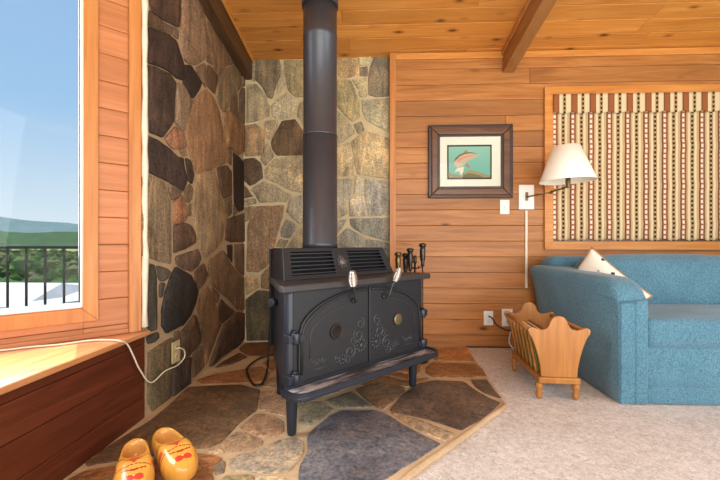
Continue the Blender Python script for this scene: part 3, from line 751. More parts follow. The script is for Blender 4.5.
# ------------------------------------------------------------------ window and shade on the back wall
a = atY(543.6, 89.5, D_WOOD); bb = atY(552, 97, D_WOOD); cc = atY(547, 249.7, D_WOOD); dd = atY(552, 242, D_WOOD)
w2 = empty('window_2', (0, 0, 0)); struct(w2, 'window on the back wall covered by the striped shade')
WX0, WX1, WZt, WZb, FW = a.x, 3.95, 2.462, .936, .078
mbf = frame_mb(WX0, WX1, WZb, WZt, FW, D_WOOD-.028, D_WOOD+.0)
mbf.build('window_frame', M['trim_x'], w2, bevel=.003)
mb = MB(); mb.box((WX0+FW, D_WOOD-.004, WZb+FW), (WX1-FW, D_WOOD-.001, WZt-FW)); mb.build('pane', M['frame_mid'], w2)
sh = empty('roman_shade', (2.8, D_WOOD-.01, WZt-FW), 0, 'striped rust, tan and cream woven fabric roman shade covering the back window', 'window shade')
sx0, sx1 = WX0+FW-.003, WX1-FW+.003
def cloth(x0, x1, z0, z1, yf, scallop, nxx, nzz, name, mat):
    mb = MB(); vs = []
    for j in range(nzz+1):
        for i in range(nxx+1):
            x = x0+(x1-x0)*i/nxx; t = j/nzz
            zb = z0+scallop*(.5-.5*math.cos(2*math.pi*(x-1.748)/PERIOD*1.0))
            z = zb+(z1-zb)*t
            vs.append(Vector((x, yf(x, z), z))-Vector(sh.location))
    fs = [(j*(nxx+1)+i, j*(nxx+1)+i+1, (j+1)*(nxx+1)+i+1, (j+1)*(nxx+1)+i) for j in range(nzz) for i in range(nxx)]
    mb.add(vs, fs, (1, 1, 1), True)
    o = mb.build(name, mat, sh)
    s = o.modifiers.new('Solid', 'SOLIDIFY'); s.thickness = .004; s.offset = 0
    return o
for n in ('shade_cloth', 'valance_cloth'):
    for node in M[n].node_tree.nodes:
        if node.type == 'TEX_COORD': pass
cloth(sx0, sx1, WZb+FW+.006, WZt-FW-.03, lambda x, z: D_WOOD-.022-.005*math.sin((x-1.748)/PERIOD*2*math.pi)-.005*max(0, math.sin(z*2*math.pi/.36))**3, .02, 300, 50, 'shade_panel', M['shade_cloth'])
cloth(sx0-.001, sx1+.001, WZt-FW-.185, WZt-FW-.002, lambda x, z: D_WOOD-.048-.004*math.sin((x-1.74)/PERIOD*2*math.pi), .014, 300, 8, 'valance', M['valance_cloth'])
# cloth patterns measured in the shade's own space
SHX = sh.location.x
for n, off in (('shade_cloth', XW), ('valance_cloth', XV)):
    for node in M[n].node_tree.nodes:
        if node.type == 'MATH' and node.operation == 'SUBTRACT' and abs(node.inputs[1].default_value-off) < 1e-4:
            node.inputs[1].default_value = off-SHX

# ------------------------------------------------------------------ framed trout picture
p0 = atY(428, 198.5, D_WOOD); p1 = atY(512, 125, D_WOOD)
PX, PZ, PW, PH = (p0.x+p1.x)/2, (p0.z+p1.z)/2, p1.x-p0.x, p1.z-p0.z
pic = empty('framed_picture', (PX, D_WOOD, PZ-PH/2), 0, 'framed print of a leaping trout in brown wooden frame on the board wall', 'picture')
def rim(x, z, w, y0, y1):   # centred frame ring, half sizes
    mb = frame_mb(-x, x, PH/2-z, PH/2+z, w, -y1, -y0); return mb
hw, hh = PW/2, PH/2
rim(hw, hh, .03, .0, .034).build('picture_frame', M['frame_dark'], pic, bevel=.006)
o = rim(hw-.028, hh-.028, .062, .0, .040).build('moulding', M['frame_mid'], pic, bevel=.01)
rim(hw-.088, hh-.088, .022, .0, .026).build('inner_lip', M['frame_dark'], pic, bevel=.004)
mb = MB(); mb.box((-hw+.1, -.014, .1), (hw-.1, -.010, PH-.1)); mb.build('picture_mat', M['mat_board'], pic)
q0 = atY(446.8, 179.7, D_WOOD); q1 = atY(491.3, 145, D_WOOD)
iw, ih, ix, iz = q1.x-q0.x, q1.z-q0.z, (q0.x+q1.x)/2-PX, (q0.z+q1.z)/2-(PZ-hh)
mb = MB()
def flat(poly, d, c): mb.add([(ix+(x-.5)*iw, -.015-d, iz+(z-.5)*ih) for x, z in poly], [list(range(len(poly)))], lin(c))
flat([(0, 0), (1, 0), (1, 1), (0, 1)], 0, (56, 44, 34))
for j in range(12):
    z0 = .05+.9*j/12; z1 = .05+.9*(j+1)/12; t = j/11
    flat([(.035, z0), (.965, z0), (.965, z1), (.035, z1)], .0006, (int(104+36*t), int(168+18*t), int(152+12*t)))
flat([(.035, .05), (.965, .05), (.965, .10), (.80, .17), (.66, .24), (.5, .27), (.4, .2), (.25, .12), (.035, .2)], .0011, (150, 138, 84))
flat([(.3, .05), (.8, .05), (.72, .12), (.5, .18), (.4, .14)], .0015, (112, 104, 62))
body = [(.145, .50), (.19, .62), (.28, .72), (.40, .775), (.52, .785), (.64, .755), (.69, .72), (.66, .66), (.57, .60), (.46, .53), (.37, .44), (.30, .36), (.30, .28), (.24, .33), (.17, .40)]
flat(body, .0016, (196, 170, 136))
flat([(.145, .50), (.19, .62), (.28, .72), (.40, .775), (.52, .785), (.64, .755), (.66, .74), (.52, .755), (.40, .735), (.28, .665), (.20, .56)], .002, (96, 92, 58))
flat([(.22, .55), (.32, .645), (.46, .69), (.6, .70), (.6, .665), (.46, .645), (.34, .59), (.25, .50)], .0022, (214, 138, 112))
flat([(.30, .34), (.20, .30), (.16, .20), (.26, .24), (.32, .10), (.36, .22), (.38, .36)], .002, (214, 206, 176))
flat([(.40, .46), (.44, .36), (.52, .32), (.47, .44)], .0022, (176, 120, 96))
flat([(.36, .755), (.40, .84), (.46, .86), (.46, .785)], .0018, (150, 140, 90))
flat([(.635, .735), (.65, .735), (.65, .715), (.635, .715)], .0025, (30, 26, 20))
mb.build('print', M['print'], pic)
mb = MB(); mb.box((-hw+.09, -.0225, .09), (hw-.09, -.0205, PH-.09)); mb.build('glass_pane', M['glass'], pic)

# ------------------------------------------------------------------ wall plates
def plate_mb(w, h, t=.007):
    mb = MB(); mb.box((-w/2, -t, -h/2), (w/2, 0, h/2)); return mb
def outlet(loc, w, h, label, mat, rz=0, group='electrical outlets'):
    e = empty('electrical_outlet', loc, rz, label, 'outlet', None)
    plate_mb(w, h).build('cover_plate', mat, e, bevel=.003)
    for s in (-1, 1):
        mb = MB(); mb.lathe([(.017, 0), (.017, .003), (.012, .004)], (0, -.007, s*h*.22), (0, -1, 0), 16)
        r = mb.build('receptacle', mat, e)
        m2 = MB(); m2.box((-.007, -.0118, s*h*.22-.006), (-.005, -.0106, s*h*.22+.006)); m2.box((.005, -.0118, s*h*.22-.006), (.007, -.0106, s*h*.22+.006)); m2.build('slot', M['slot'], r)
    return e
o1 = atY(488.3, 318, D_WOOD); o2 = atY(507, 317.5, D_WOOD)
outlet(o1, .088, .135, 'white outlet low on board wall with a black cord plugged in', M['white_plastic'])
outlet(o2, .100, .165, 'white outlet on board wall just behind the magazine rack', M['white_plastic'])
ol = atX(175.2, 351.5, X_LEFT+.022)
outlet(ol, .095, .135, 'ivory outlet set in the left stone wall with a cream cord', M['ivory'], math.pi/2)
sw = atY(504.5, 207, D_WOOD)
e = empty('light_switch', sw, 0, 'small white light switch plate below the picture frame corner', 'light switch')
plate_mb(.088, .135).build('cover_plate', M['white_plastic'], e, bevel=.003)
mb = MB(); mb.box((-.006, -.018, -.006), (.006, -.006, .014)); mb.build('toggle', M['white_plastic'], e, bevel=.002)

# plug-in adapter with white lead at the second outlet
e = empty('plug_adapter', o2+Vector((.02, -.012, -.02)), 0, 'white plug adapter with a dangling lead in outlet behind the rack', 'plug')
mb = MB(); mb.box((-.026, -.045, -.035), (.026, .0, .035)); mb.build('housing', M['white_plastic'], e, bevel=.006)
mb = MB(); mb.tube(smooth_path([(0, -.03, -.035), (0, -.035, -.09), (-.015, -.04, -.15), (-.02, -.05, -.2), (.0, -.06, -.24), (.05, -.06, -.262)]), .006); mb.build('lead', M['white_plastic'], e)
# black cord from first outlet
mb = MB()
P1 = [o1+Vector((.0, -.012, .018)), o1+Vector((.02, -.05, .01)), atY(497, 325, 3.57), atY(506, 330, 3.55), atY(516, 331, 3.52), atY(524, 336, 3.4), Vector((1.42, 3.38, .02))]
mb.tube(smooth_path(P1), .006)
tag(mb.build('power_cord', M['cord_black']), 'thin black cord curving from the white outlet towards the rack', 'cord')

# ------------------------------------------------------------------ swing arm wall lamp
lp = atY(526, 197.2, D_WOOD)
lamp = empty('wall_lamp', lp, 0, 'swing arm wall lamp with a cream cone shade on a white plate', 'lamp')
plate_mb(.142, .232, .014).build('back_plate', M['white_plastic'], lamp, bevel=.004)
mb = MB(); mb.box((-.012, -.024, -.035), (.012, -.014, .045)); mb.cyl((0, -.02, 0), (.0, -.05, 0), .011)
mb.build('bracket', M['bronze'], lamp, bevel=.002)
elbow = atY(551.5, 192.3, 3.47)-lp; tip = atY(568, 186.5, 3.26)-lp
mb = MB(); mb.tube([(0, -.05, 0), elbow], .0065, 10); mb.lathe([(.011, -.014), (.011, .014)], elbow); mb.build('arm', M['bronze'], lamp)
mb = MB(); mb.tube([elbow+Vector((0, 0, .004)), tip], .0065, 10); mb.build('arm', M['bronze'], lamp)
mb = MB(); mb.lathe([(.008, -.012), (.018, -.008), (.02, .0), (.017, .012), (.020, .03), (.020, .085), (.012, .09)], tip, (0, 0, 1), 18)
mb.build('socket', M['bronze'], lamp)
sc_ = atY(567, 163, 3.26)-lp
bot = atY(567.3, 181.3, 3.26)-lp; top = atY(566, 146.5, 3.26)-lp
R1, R0 = (596-541)/2/F*2.98, (578-554)/2/F*3.30
ax = Vector((-.03, 0, 1)).normalized(); Hs = top.z-bot.z
mb = MB()
mb.lathe([(R1, 0), (R1*.985+R0*.015, .006), (R0, Hs), (R0-.003, Hs), (R1*.98+R0*.02-.003, .006), (R1-.003, 0), (R1, 0)], bot, ax, 48, cap=False)
mb.build('shade', M['lamp_shade'], lamp)
mb = MB(); q = ax.to_track_quat('Z', 'Y')
for i in range(3):
    an = i*2*math.pi/3; mb.tube([bot+ax*.085+q @ Vector((.0, 0, 0)), bot+ax*.12+q @ Vector((R1*.6*math.cos(an), R1*.6*math.sin(an), 0))], .0025, 6)
mb.build('shade_holder', M['bronze'], lamp)
mb = MB(); mb.lathe([(.013, 0), (.02, .03), (.03, .06), (.02, .09), (.004, .1)], tip+Vector((0, 0, .088)), (0, 0, 1), 16)
mb.build('bulb', M['vinyl'], lamp)
c0 = atY(526, 210, D_WOOD); c1 = atY(525.4, 288, D_WOOD)
mb = MB(); mb.box((c0.x-.011, D_WOOD-.013, c1.z), (c0.x+.011, D_WOOD-.0005, c0.z-.004))
tag(mb.build('cord_cover', M['cord_white'], bevel=.003), 'narrow pale cord cover running down the wall below the lamp', 'cord cover')

# ------------------------------------------------------------------ wood stove
SC = Vector((-.087, 2.2375, HZ)) + Vector((.70711, .70711, 0))*.05
stove = empty('wood_stove', SC, math.pi/4, 'large black cast iron wood stove with two arched doors on the hearth', 'stove')
B = lambda z: z-HZ
def trap(hf, hb, yf, yb, r=.0):
    return [(-hf, yf), (hf, yf), (hb, yb), (-hb, yb)]
mb = MB(); body = [(-.55, .03), (-.54, .005), (-.515, -.0), (.515, -.0), (.54, .005), (.55, .03), (.305, .56), (-.305, .56)]
mb.prism(body, .755-.255, Matrix.Translation((0, 0, B(.255))))
mb.build('body', M['steel_side'], stove, bevel=.012, seg=3)
# cast front plate behind the doors
mb = MB(); mb.box((-.515, -.006, B(.262)), (.515, .004, B(.752))); mb.build('front_plate', M['iron_door'], stove, bevel=.003)
mb = MB(); mb.prism([(-.592, -.03), (.592, -.03), (.592, .0), (.345, .55), (-.345, .55), (-.592, .0)], .036, Matrix.Translation((0, 0, B(.753))))
mb.build('top_plate', M['iron_plate'], stove, bevel=.006, seg=2)
# louvred heat hood on the rear of the top
hf0, hf1, hb0, hb1 = .45, .415, .355, .345
yf0, yf1, yb, zb_, zt_ = .19, .265, .53, B(.789), B(.968)
hood = empty('heat_hood'); hood.parent = stove
mb = MB(); th = .02
vs = [(-hf0, yf0, zb_), (hf0, yf0, zb_), (hf1, yf1, zt_), (-hf1, yf1, zt_)]
vb = [(-hb0+.02, yb, zb_), (hb0-.02, yb, zb_), (hb1-.02, yb, zt_), (-hb1+.02, yb, zt_)]
mb.add(vs+vb, [(3, 2, 6, 7), (0, 3, 7, 4), (2, 1, 5, 6), (5, 4, 7, 6)], (1, 1, 1))
hs = mb.build('hood_shell', M['iron'], hood, recalc=False)
s = hs.modifiers.new('S', 'SOLIDIFY'); s.thickness = .006; s.offset = -1
def hoodpt(u, w, d=0):    # u -1..1 across, w 0..1 up the sloping face, d out of it
    hw_ = hf0+(hf1-hf0)*w; yy = yf0+(yf1-yf0)*w; nn = Vector((0, -(zt_-zb_), (yf1-yf0)*-1)).normalized()
    nn = Vector((0, -(zt_-zb_), (yf1-yf0))).normalized()
    return Vector((u*hw_, yy, zb_+(zt_-zb_)*w))+nn*d
def hoodslab(mb, u0, u1, w0, w1, d0, d1):
    c = [hoodpt(u0, w0, d0), hoodpt(u1, w0, d0), hoodpt(u1, w1, d0), hoodpt(u0, w1, d0), hoodpt(u0, w0, d1), hoodpt(u1, w0, d1), hoodpt(u1, w1, d1), hoodpt(u0, w1, d1)]
    mb.add(c, [(0, 3, 2, 1), (4, 5, 6, 7), (0, 1, 5, 4), (1, 2, 6, 5), (2, 3, 7, 6), (3, 0, 4, 7)])
mb = MB()
hoodslab(mb, -1, 1, 0, .13, -.01, .004); hoodslab(mb, -1, 1, .89, 1.0, -.01, .004)
hoodslab(mb, -1, -.88, .12, .9, -.01, .004); hoodslab(mb, .88, 1, .12, .9, -.01, .004); hoodslab(mb, -.15, .15, .12, .9, -.012, .002)
mb.build('grille_frame', M['iron'], hood, bevel=.003)
mb = MB()
for i in range(6):
    w = .19+i*.128
    for u0, u1 in ((-.89, -.14), (.14, .89)):
        a_ = [hoodpt(u0, w, .003), hoodpt(u1, w, .003), hoodpt(u1, w+.055, -.012), hoodpt(u0, w+.055, -.012), hoodpt(u0, w-.03, .001), hoodpt(u1, w-.03, .001), hoodpt(u1, w+.03, -.016), hoodpt(u0, w+.03, -.016)]
        mb.add(a_, [(0, 1, 2, 3), (7, 6, 5, 4), (0, 4, 5, 1), (3, 2, 6, 7), (0, 3, 7, 4), (1, 5, 6, 2)])
mb.build('louvre', M['iron'], hood)
mb = MB(); hoodslab(mb, -.97, .97, .02, .98, -.05, -.04); mb.build('hood_shade', M['void'], hood)  # black sheet standing in for the shade behind the louvres
# sun emblem
mb = MB(); cn = hoodpt(.0, .5, .004); nn = (hoodpt(0, .5, 1)-hoodpt(0, .5, 0)).normalized(); up = (hoodpt(0, .6)-hoodpt(0, .5)).normalized(); rt = Vector((1, 0, 0))
mb.lathe([(.026, -.004), (.026, .006), (.018, .012), (.004, .014)], cn, nn, 20)
for i in range(14):
    an = i*2*math.pi/14; r1 = .055 if i % 2 == 0 else .045
    d = rt*math.cos(an)+up*math.sin(an); t = nn.cross(d)
    mb.add([cn+d*.027+t*.006, cn+d*.027-t*.006, cn+d*r1, cn+d*.03+nn*.008], [(0, 1, 2), (0, 3, 1), (1, 3, 2), (2, 3, 0)])
mb.build('sun_emblem', plain('worn iron emblem', (104, 100, 96), .4, .4), hood)
# tall rear heat shield edge
mb = MB(); mb.box((-.335, .545, B(.34)), (.335, .56, B(.962))); mb.build('rear_shield', M['iron'], stove, bevel=.003)
# ash shelf
mb = MB(); shp = []
hw_, r_, yo, yi = .585, .075, -.135, .0
for c_x, c_y, a0 in ((-hw_+r_, yo+r_, 180), (hw_-r_, yo+r_, 270)):
    for i in range(7):
        an = math.radians(a0+90*i/6); shp.append((c_x+r_*math.cos(an), c_y+r_*math.sin(an)))
shp += [(hw_, yi), (-hw_, yi)]
mb.prism(shp, .022, Matrix.Translation((0, 0, B(.238))))
ash = mb.build('ash_shelf', M['steel_side'], stove, bevel=.005)
m2 = MB(); inner = [(x*.972, y*.93-.002) for x, y in shp]
n = len(shp)
rg = [[(x, y, B(.258)) for x, y in shp], [(x, y, B(.278)) for x, y in shp], [(x, y, B(.278)) for x, y in inner], [(x, y, B(.262)) for x, y in inner]]
m2.rings(rg, (1, 1, 1), False, False, False); m2.build('shelf_rim', M['steel_side'], ash)
ma = N('ash dusted iron'); nz = ma.noise(ma.map(ma.coord(), (2.2, 15, 3)), 1.7, 7, .68, .35)
ma.bump(nz, .3, .006); am = ma.out(ma.ramp(nz, [(.38, lin((50, 48, 52))), (.5, lin((104, 102, 110))), (.60, lin((196, 192, 192))), (.78, lin((90, 86, 86)))]), .5, .1)
m2 = MB(); m2.prism([(x*.97, y*.93-.001) for x, y in shp], .004, Matrix.Translation((0, 0, B(.2605)))); m2.build('ash_tray', am, ash)
# legs
leg = MB(); leg.lathe([(.021, 0), (.024, .01), (.030, .19), (.034, .232)], (0, 0, 0), (0, 0, 1), 20)
for x, y in ((-.515, .01), (.445, .01), (-.285, .5), (.285, .5)):
    leg.build('leg', M['steel_side'], stove, loc=(x, y, 0))
# side damper knob + cast bracket on left flank
mb = MB(); sd = Vector((-.94, -.36, 0)).normalized()
kb = Vector((-.405, .33, B(.655)))
mb.cyl(kb, kb+sd*.035, .012); mb.lathe([(.012, 0), (.026, .008), (.028, .03), (.020, .04)], kb+sd*.03, sd, 16)
mb.build('damper_knob', M['steel_side'], stove)
# doors
def arch_z(x):   # door top outline
    t = min(1, abs(x)/.492); return .525 + .215*math.sqrt(max(0, 1-t**2.1))
def door_outline(sgn, inset=0.0, xg=.004):
    a_, b_ = xg+(inset*.6), .492-inset; pts = [(sgn*a_, .292+inset), (sgn*b_, .292+inset)]
    for i in range(25):
        x = b_+(a_-b_)*(i/24); e_ = x*.492/(.492-inset) if inset else x
        pts.append((sgn*x, arch_z(min(.492, e_))-inset))
    return pts
DM = Matrix(((1, 0, 0, 0), (0, 0, -1, -.004), (0, 1, 0, -HZ), (0, 0, 0, 1)))
for sgn in (-1, 1):
    dname = 'door'
    mb = MB(); mb.prism(door_outline(sgn), .018, DM); door = mb.build('door', M['iron_door'], stove, bevel=.006, seg=2)
    door['label'] = 'left arched stove door' if sgn < 0 else 'right arched stove door'
    # raised rib following the arch, and a second finer one
    mb = MB()
    pts = [(sgn*.478, -.024, B(.31))]
    arc = [(sgn*(.478-.46*i/30), -.024, B(arch_z((.478-.46*i/30)*.492/.478)-.014)) for i in range(31)]
    mb.tube(pts+arc, .008, 8); mb.build('rib', M['iron_door'], door)
    mb = MB()
    arc = [(sgn*(.425-.36*i/30), -.0225, B(.505+.165*math.sqrt(max(0, 1-((.425-.36*i/30)/.426)**2)))) for i in range(31)]
    mb.tube([(sgn*.425, -.0225, B(.40))]+arc, .004, 8); mb.build('rib', M['iron_plate'], door)
    # draft port
    mb = MB(); c_ = Vector((sgn*.25, -.022, B(.514)))
    if sgn < 0:
        mb.lathe([(.036, .0), (.042, .004), (.044, .008), (.040, .012), (.034, .006), (.033, -.004), (.002, -.004)], c_, (0, -1, 0), 28)
        d = mb.build('draft_port', plain('rusted port', (54, 44, 36), .6, .3, .4, .3, 60), door)
    else:
        mb.lathe([(.034, .0), (.038, .006), (.036, .012), (.03, .015), (.02, .014), (.002, .016)], c_, (0, -1, 0), 28)
        mb.box((-.004, -.022, -.03), (.004, -.012, .03), (1, 1, 1), Matrix.Translation(c_+Vector((.008, .0, 0))) @ Matrix.Rotation(.3, 4, 'Y'))
        d = mb.build('draft_port', M['brass'], door); d['label'] = 'brass coloured draft dial'
    # handle: pivot boss, bent rod, nickel coil grip
    pv = Vector((sgn*.125, -.022, B(.672))); gp = Vector((sgn*.172, -.075, B(.765))); ge = Vector((sgn*.195, -.092, B(.845)))
    mb = MB(); mb.lathe([(.016, 0), (.016, .012), (.010, .016)], pv, (0, -1, 0), 16)
    mb.tube(smooth_path([pv+Vector((0, -.008, 0)), pv+Vector((sgn*.01, -.035, .006)), gp.lerp(pv, .35)+Vector((0, -.008, 0)), gp]), .0075, 10)
    h = mb.build('handle', M['iron'], door)
    mb = MB(); L = (ge-gp).length; axd = (ge-gp).normalized(); qq = axd.to_track_quat('Z', 'Y')
    prof = []
    turns = 9
    for i in range(turns*6+1):
        t = i/(turns*6); env = .010+.014*math.sin(math.pi*min(1, .15+t*.78))
        prof.append((env+.003*math.cos(2*math.pi*t*turns), t*L))
    prof.append((.002, L+.004))
    mb.lathe(prof, gp, axd, 18); g_ = mb.build('coil_grip', M['coil'], h)
    g_['label'] = 'nickel coil grip'
    # hinges
    for zc in (.52, .315):
        mb = MB(); hx = sgn*.512
        mb.lathe([(.012, -.03), (.022, -.026), (.024, 0), (.022, .026), (.012, .03)], (hx, -.022, B(zc)), (0, 0, 1), 14)
        mb.lathe([(.013, .030), (.013, .036), (.006, .04)], (hx, -.022, B(zc)), (0, 0, 1), 12)
        mb.prism([(0, -.024), (sgn*-.05, -.016), (sgn*-.05, .012), (0, .022)], .012, Matrix.Translation((hx, -.02, B(zc))) @ Matrix.Rotation(math.pi/2, 4, 'X'))
        mb.box((min(hx, hx+sgn*.045), -.03, B(zc)-.02), (max(hx, hx+sgn*.045), .02, B(zc)+.02))
        mb.build('hinge', M['steel_side'], door, bevel=.004)
    # relief scrolls and flowers, small script line
    mb = MB(); yy = -.0225
    def scroll(cx, cz, r, a0, turns=1.35, w=.0035, flip=1):
        pts = []
        for i in range(26):
            t = i/25; an = a0+flip*turns*2*math.pi*t; rr = r*(1-.72*t)
            pts.append((sgn*cx+rr*math.cos(an), yy, B(cz)+rr*math.sin(an)))
        mb.tube(pts, w, 6)
    def flower(cx, cz, r, petals=8):
        c3 = Vector((sgn*cx, yy, B(cz)))
        mb.lathe([(r*.3, 0), (r*.25, .004), (.001, .005)], c3, (0, -1, 0), 10)
        for i in range(petals):
            an = i*2*math.pi/petals
            mb.tube([c3+Vector((r*.45*math.cos(an), 0, r*.45*math.sin(an))), c3+Vector((r*.75*math.cos(an+.15), -.002, r*.75*math.sin(an+.15))), c3+Vector((r*math.cos(an+.1), 0, r*math.sin(an+.1)))], .004, 6, rad=[.003, .005, .0025])
    fl = sgn
    scroll(.07, .535, .033, 1.2, 1.2, .0035, fl); scroll(.085, .468, .04, 2.2, 1.3, .004, -fl); flower(.062, .405, .046, 11)
    scroll(.15, .385, .042, 1.0, 1.3, .004, fl); scroll(.125, .445, .026, 0, 1.2, .003, fl); flower(.205, .352, .03, 8); scroll(.24, .36, .022, 2, 1.2, .003, -fl)
    scroll(.17, .34, .025, 3, 1.2, .003, fl)
    # script
    x_ = .425 if sgn < 0 else .30; pts = []
    for i in range(40):
        t = i/39; pts.append((sgn*x_+(.10*t), yy, B(.372+.012*math.sin(t*34)+.006*math.sin(t*11)+(.012 if t < .12 else 0))))
    mb.tube(pts, .0022, 5)
    mb.tube([(sgn*x_+.03, yy, B(.338)), (sgn*x_+.075, yy, B(.337)), (sgn*x_+.15, yy, B(.341))], .0024, 5)
    mb.build('ornament', M['relief'], door)

# flue pipe
pc = Vector((-.087, 2.2375, 0))+Vector((.70711, .70711, 0))*.05+Vector((.70711, -.70711, 0))*-.46
pipe = empty('stove_pipe', (pc.x, pc.y, .968), 0, 'tall round black flue pipe rising from the wood stove to the ceiling', 'flue pipe')
R = .1165
zt = ceil_z(pc.y)-.968
mb = MB(); mb.lathe([(R*1.04, 0), (R*1.04, .03), (R*1.015, .034), (R*1.015, 1+108/F*2.58-.968)], (0, 0, 0), (0, 0, 1), 48); mb.build('lower_section', M['pipe'], pipe)
z1 = 1+108/F*2.58-.968; z2 = 1+205/F*2.58-.968; z3 = 1+238/F*2.58-.968
mb = MB(); mb.lathe([(R*1.022, z1-.006), (R*1.022, z1+.004), (R*.985, z1+.008), (R*.985, z2), (R*1.0, z2+.002), (R*1.0, z2+.03), (R*.985, z2+.032), (R*.985, z3)], (0, 0, 0), (0, 0, 1), 48); mb.build('upper_section', M['pipe'], pipe)
mb = MB(); mb.lathe([(R*1.07, z3), (R*1.07, z3+.05), (R*1.03, z3+.055), (R*1.03, zt+.03)], (0, 0, 0), (0, 0, 1), 48); mb.build('ceiling_collar', M['pipe'], pipe)

# stove power cord looping on the hearth
zc = HZ+.012
pts = [atZ(284, 352, .10), atZ(273.8, 354.4, zc+.02), atZ(262, 357.5, zc), atZ(255, 361, zc), atZ(247, 368.5, zc), atZ(249.5, 379, zc), atZ(255, 385, zc), atZ(262.5, 383, zc)]
vy = atZ(267, 375, zc)
pts += [vy+Vector((.0, 0, .03)), Vector((vy.x, vy.y, 0))+Vector((.005, .01, .14)), Vector((vy.x+.01, vy.y+.02, .3)), Vector((vy.x+.02, vy.y+.03, .45)), Vector((vy.x+.06, vy.y+.03, .56))]
mb = MB(); mb.tube(smooth_path(pts), .0075, 8)
tag(mb.build('power_cord', M['cord_black']), 'black power cord looping on the hearth beside the stove', 'cord')

# ------------------------------------------------------------------ fireplace tools behind the stove
TB = Vector((.33, 3.16, HZ))
ts = empty('tool_stand', TB, 0, 'dark metal fireplace tool stand behind the right side of the stove', 'tool stand')
mb = MB(); mb.lathe([(.11, 0), (.11, .012), (.09, .022), (.02, .03)], (0, 0, 0), (0, 0, 1), 28); mb.build('base', M['tool'], ts)
mb = MB(); mb.cyl((0, 0, .02), (0, 0, .80), .008); mb.lathe([(.008, 0), (.018, .01), (.012, .03), (.016, .05), (.004, .07)], (0, 0, .80)); mb.build('post', M['tool'], ts)
mb = MB()
for an in (0, 90, 180, 270):
    a_ = math.radians(an+20); d = Vector((math.cos(a_), math.sin(a_), 0))
    mb.tube([(0, 0, .76), d*.05+Vector((0, 0, .765)), d*.075+Vector((0, 0, .78))], .005, 6)
mb.build('hook_ring', M['tool'], ts)
def tool(name, px, topy, Y, label, head):
    tp = atY(px, topy, Y); e = empty(name, (tp.x, tp.y, HZ+.03), 0, label, 'fireplace tool', None)
    H = tp.z-HZ-.03
    mb = MB(); mb.tube([(0, 0, .12), (0, 0, H-.17)], .0055, 8); mb.build('shaft', M['tool'], e)
    mb = MB(); mb.lathe([(.006, H-.19), (.016, H-.18), (.012, H-.16), (.020, H-.13), (.024, H-.06), (.018, H-.035), (.029, H-.025), (.028, H-.006), (.008, H)], (0, 0, 0), (0, 0, 1), 14)
    mb.build('handle', M['tool'] if name != 'hearth_brush' else M['bronze'], e)
    mb = MB()
    if head == 'poker': mb.tube([(0, 0, .13), (0, 0, .05), (0, 0, 0)], .006, 8, rad=[.0055, .006, .001]); mb.tube([(0, 0, .07), (.03, 0, .05), (.035, 0, .02)], .005, 8)
    if head == 'shovel': mb.add([(-.05, 0, .12), (.05, 0, .12), (.055, .015, 0), (-.055, .015, 0), (-.05, -.02, .11), (.05, -.02, .11), (.055, -.008, 0), (-.055, -.008, 0)], [(0, 1, 2, 3), (0, 4, 7, 3), (1, 2, 6, 5), (0, 1, 5, 4)])
    if head == 'brush': mb.lathe([(.012, .14), (.035, .12), (.045, .0)], (0, 0, 0), (0, 0, 1), 16)
    if head == 'tongs': mb.tube([(0, 0, .13), (.025, 0, .06), (.01, 0, 0)], .005, 8); mb.tube([(0, 0, .13), (-.025, 0, .06), (-.01, 0, 0)], .005, 8)
    mb.build('working_end', M['tool'], e); return e
tool('hearth_brush', 398, 252, 3.14, 'short handled hearth brush, leftmost of the fireplace tools', 'brush')
tool('fireplace_shovel', 405.6, 253, 3.20, 'fireplace shovel with brassy handle, second tool from the left', 'shovel')
tool('fireplace_tongs', 410.2, 248, 3.12, 'fireplace tongs with thick dark handle in the middle of the tools', 'tongs')
e = tool('fireplace_poker', 422.6, 243, 3.06, 'tall poker at the right end of the fireplace tools', 'poker')

# ------------------------------------------------------------------ cream cord on the ledge
zc = LEDGE_Z+.006
pts = [atZ(-60, 356, zc), atZ(0, 350.5, zc), atZ(30, 347, zc), atZ(60, 344.5, zc), atZ(90, 340.5, zc), atZ(110, 340, zc), atZ(120, 341, zc)]
XF = LX+.03
pts += [atX(127, 344, XF), atX(133, 355, XF), atX(140, 370, XF), atX(151, 382.5, XF-.004), atX(165, 371, XF-.006), atX(177, 365.5, XF), atX(184, 358, XF+.01), atX(184.5, 351, XF+.015), atX(180.5, 348, XF+.01), atX(176.5, 348.5, X_LEFT+.035)]
mb = MB(); mb.tube(smooth_path(pts), .0042, 8)
tag(mb.build('extension_cord', M['cord_white']), 'thin cream extension cord lying on the ledge and hanging to the stone outlet', 'cord')

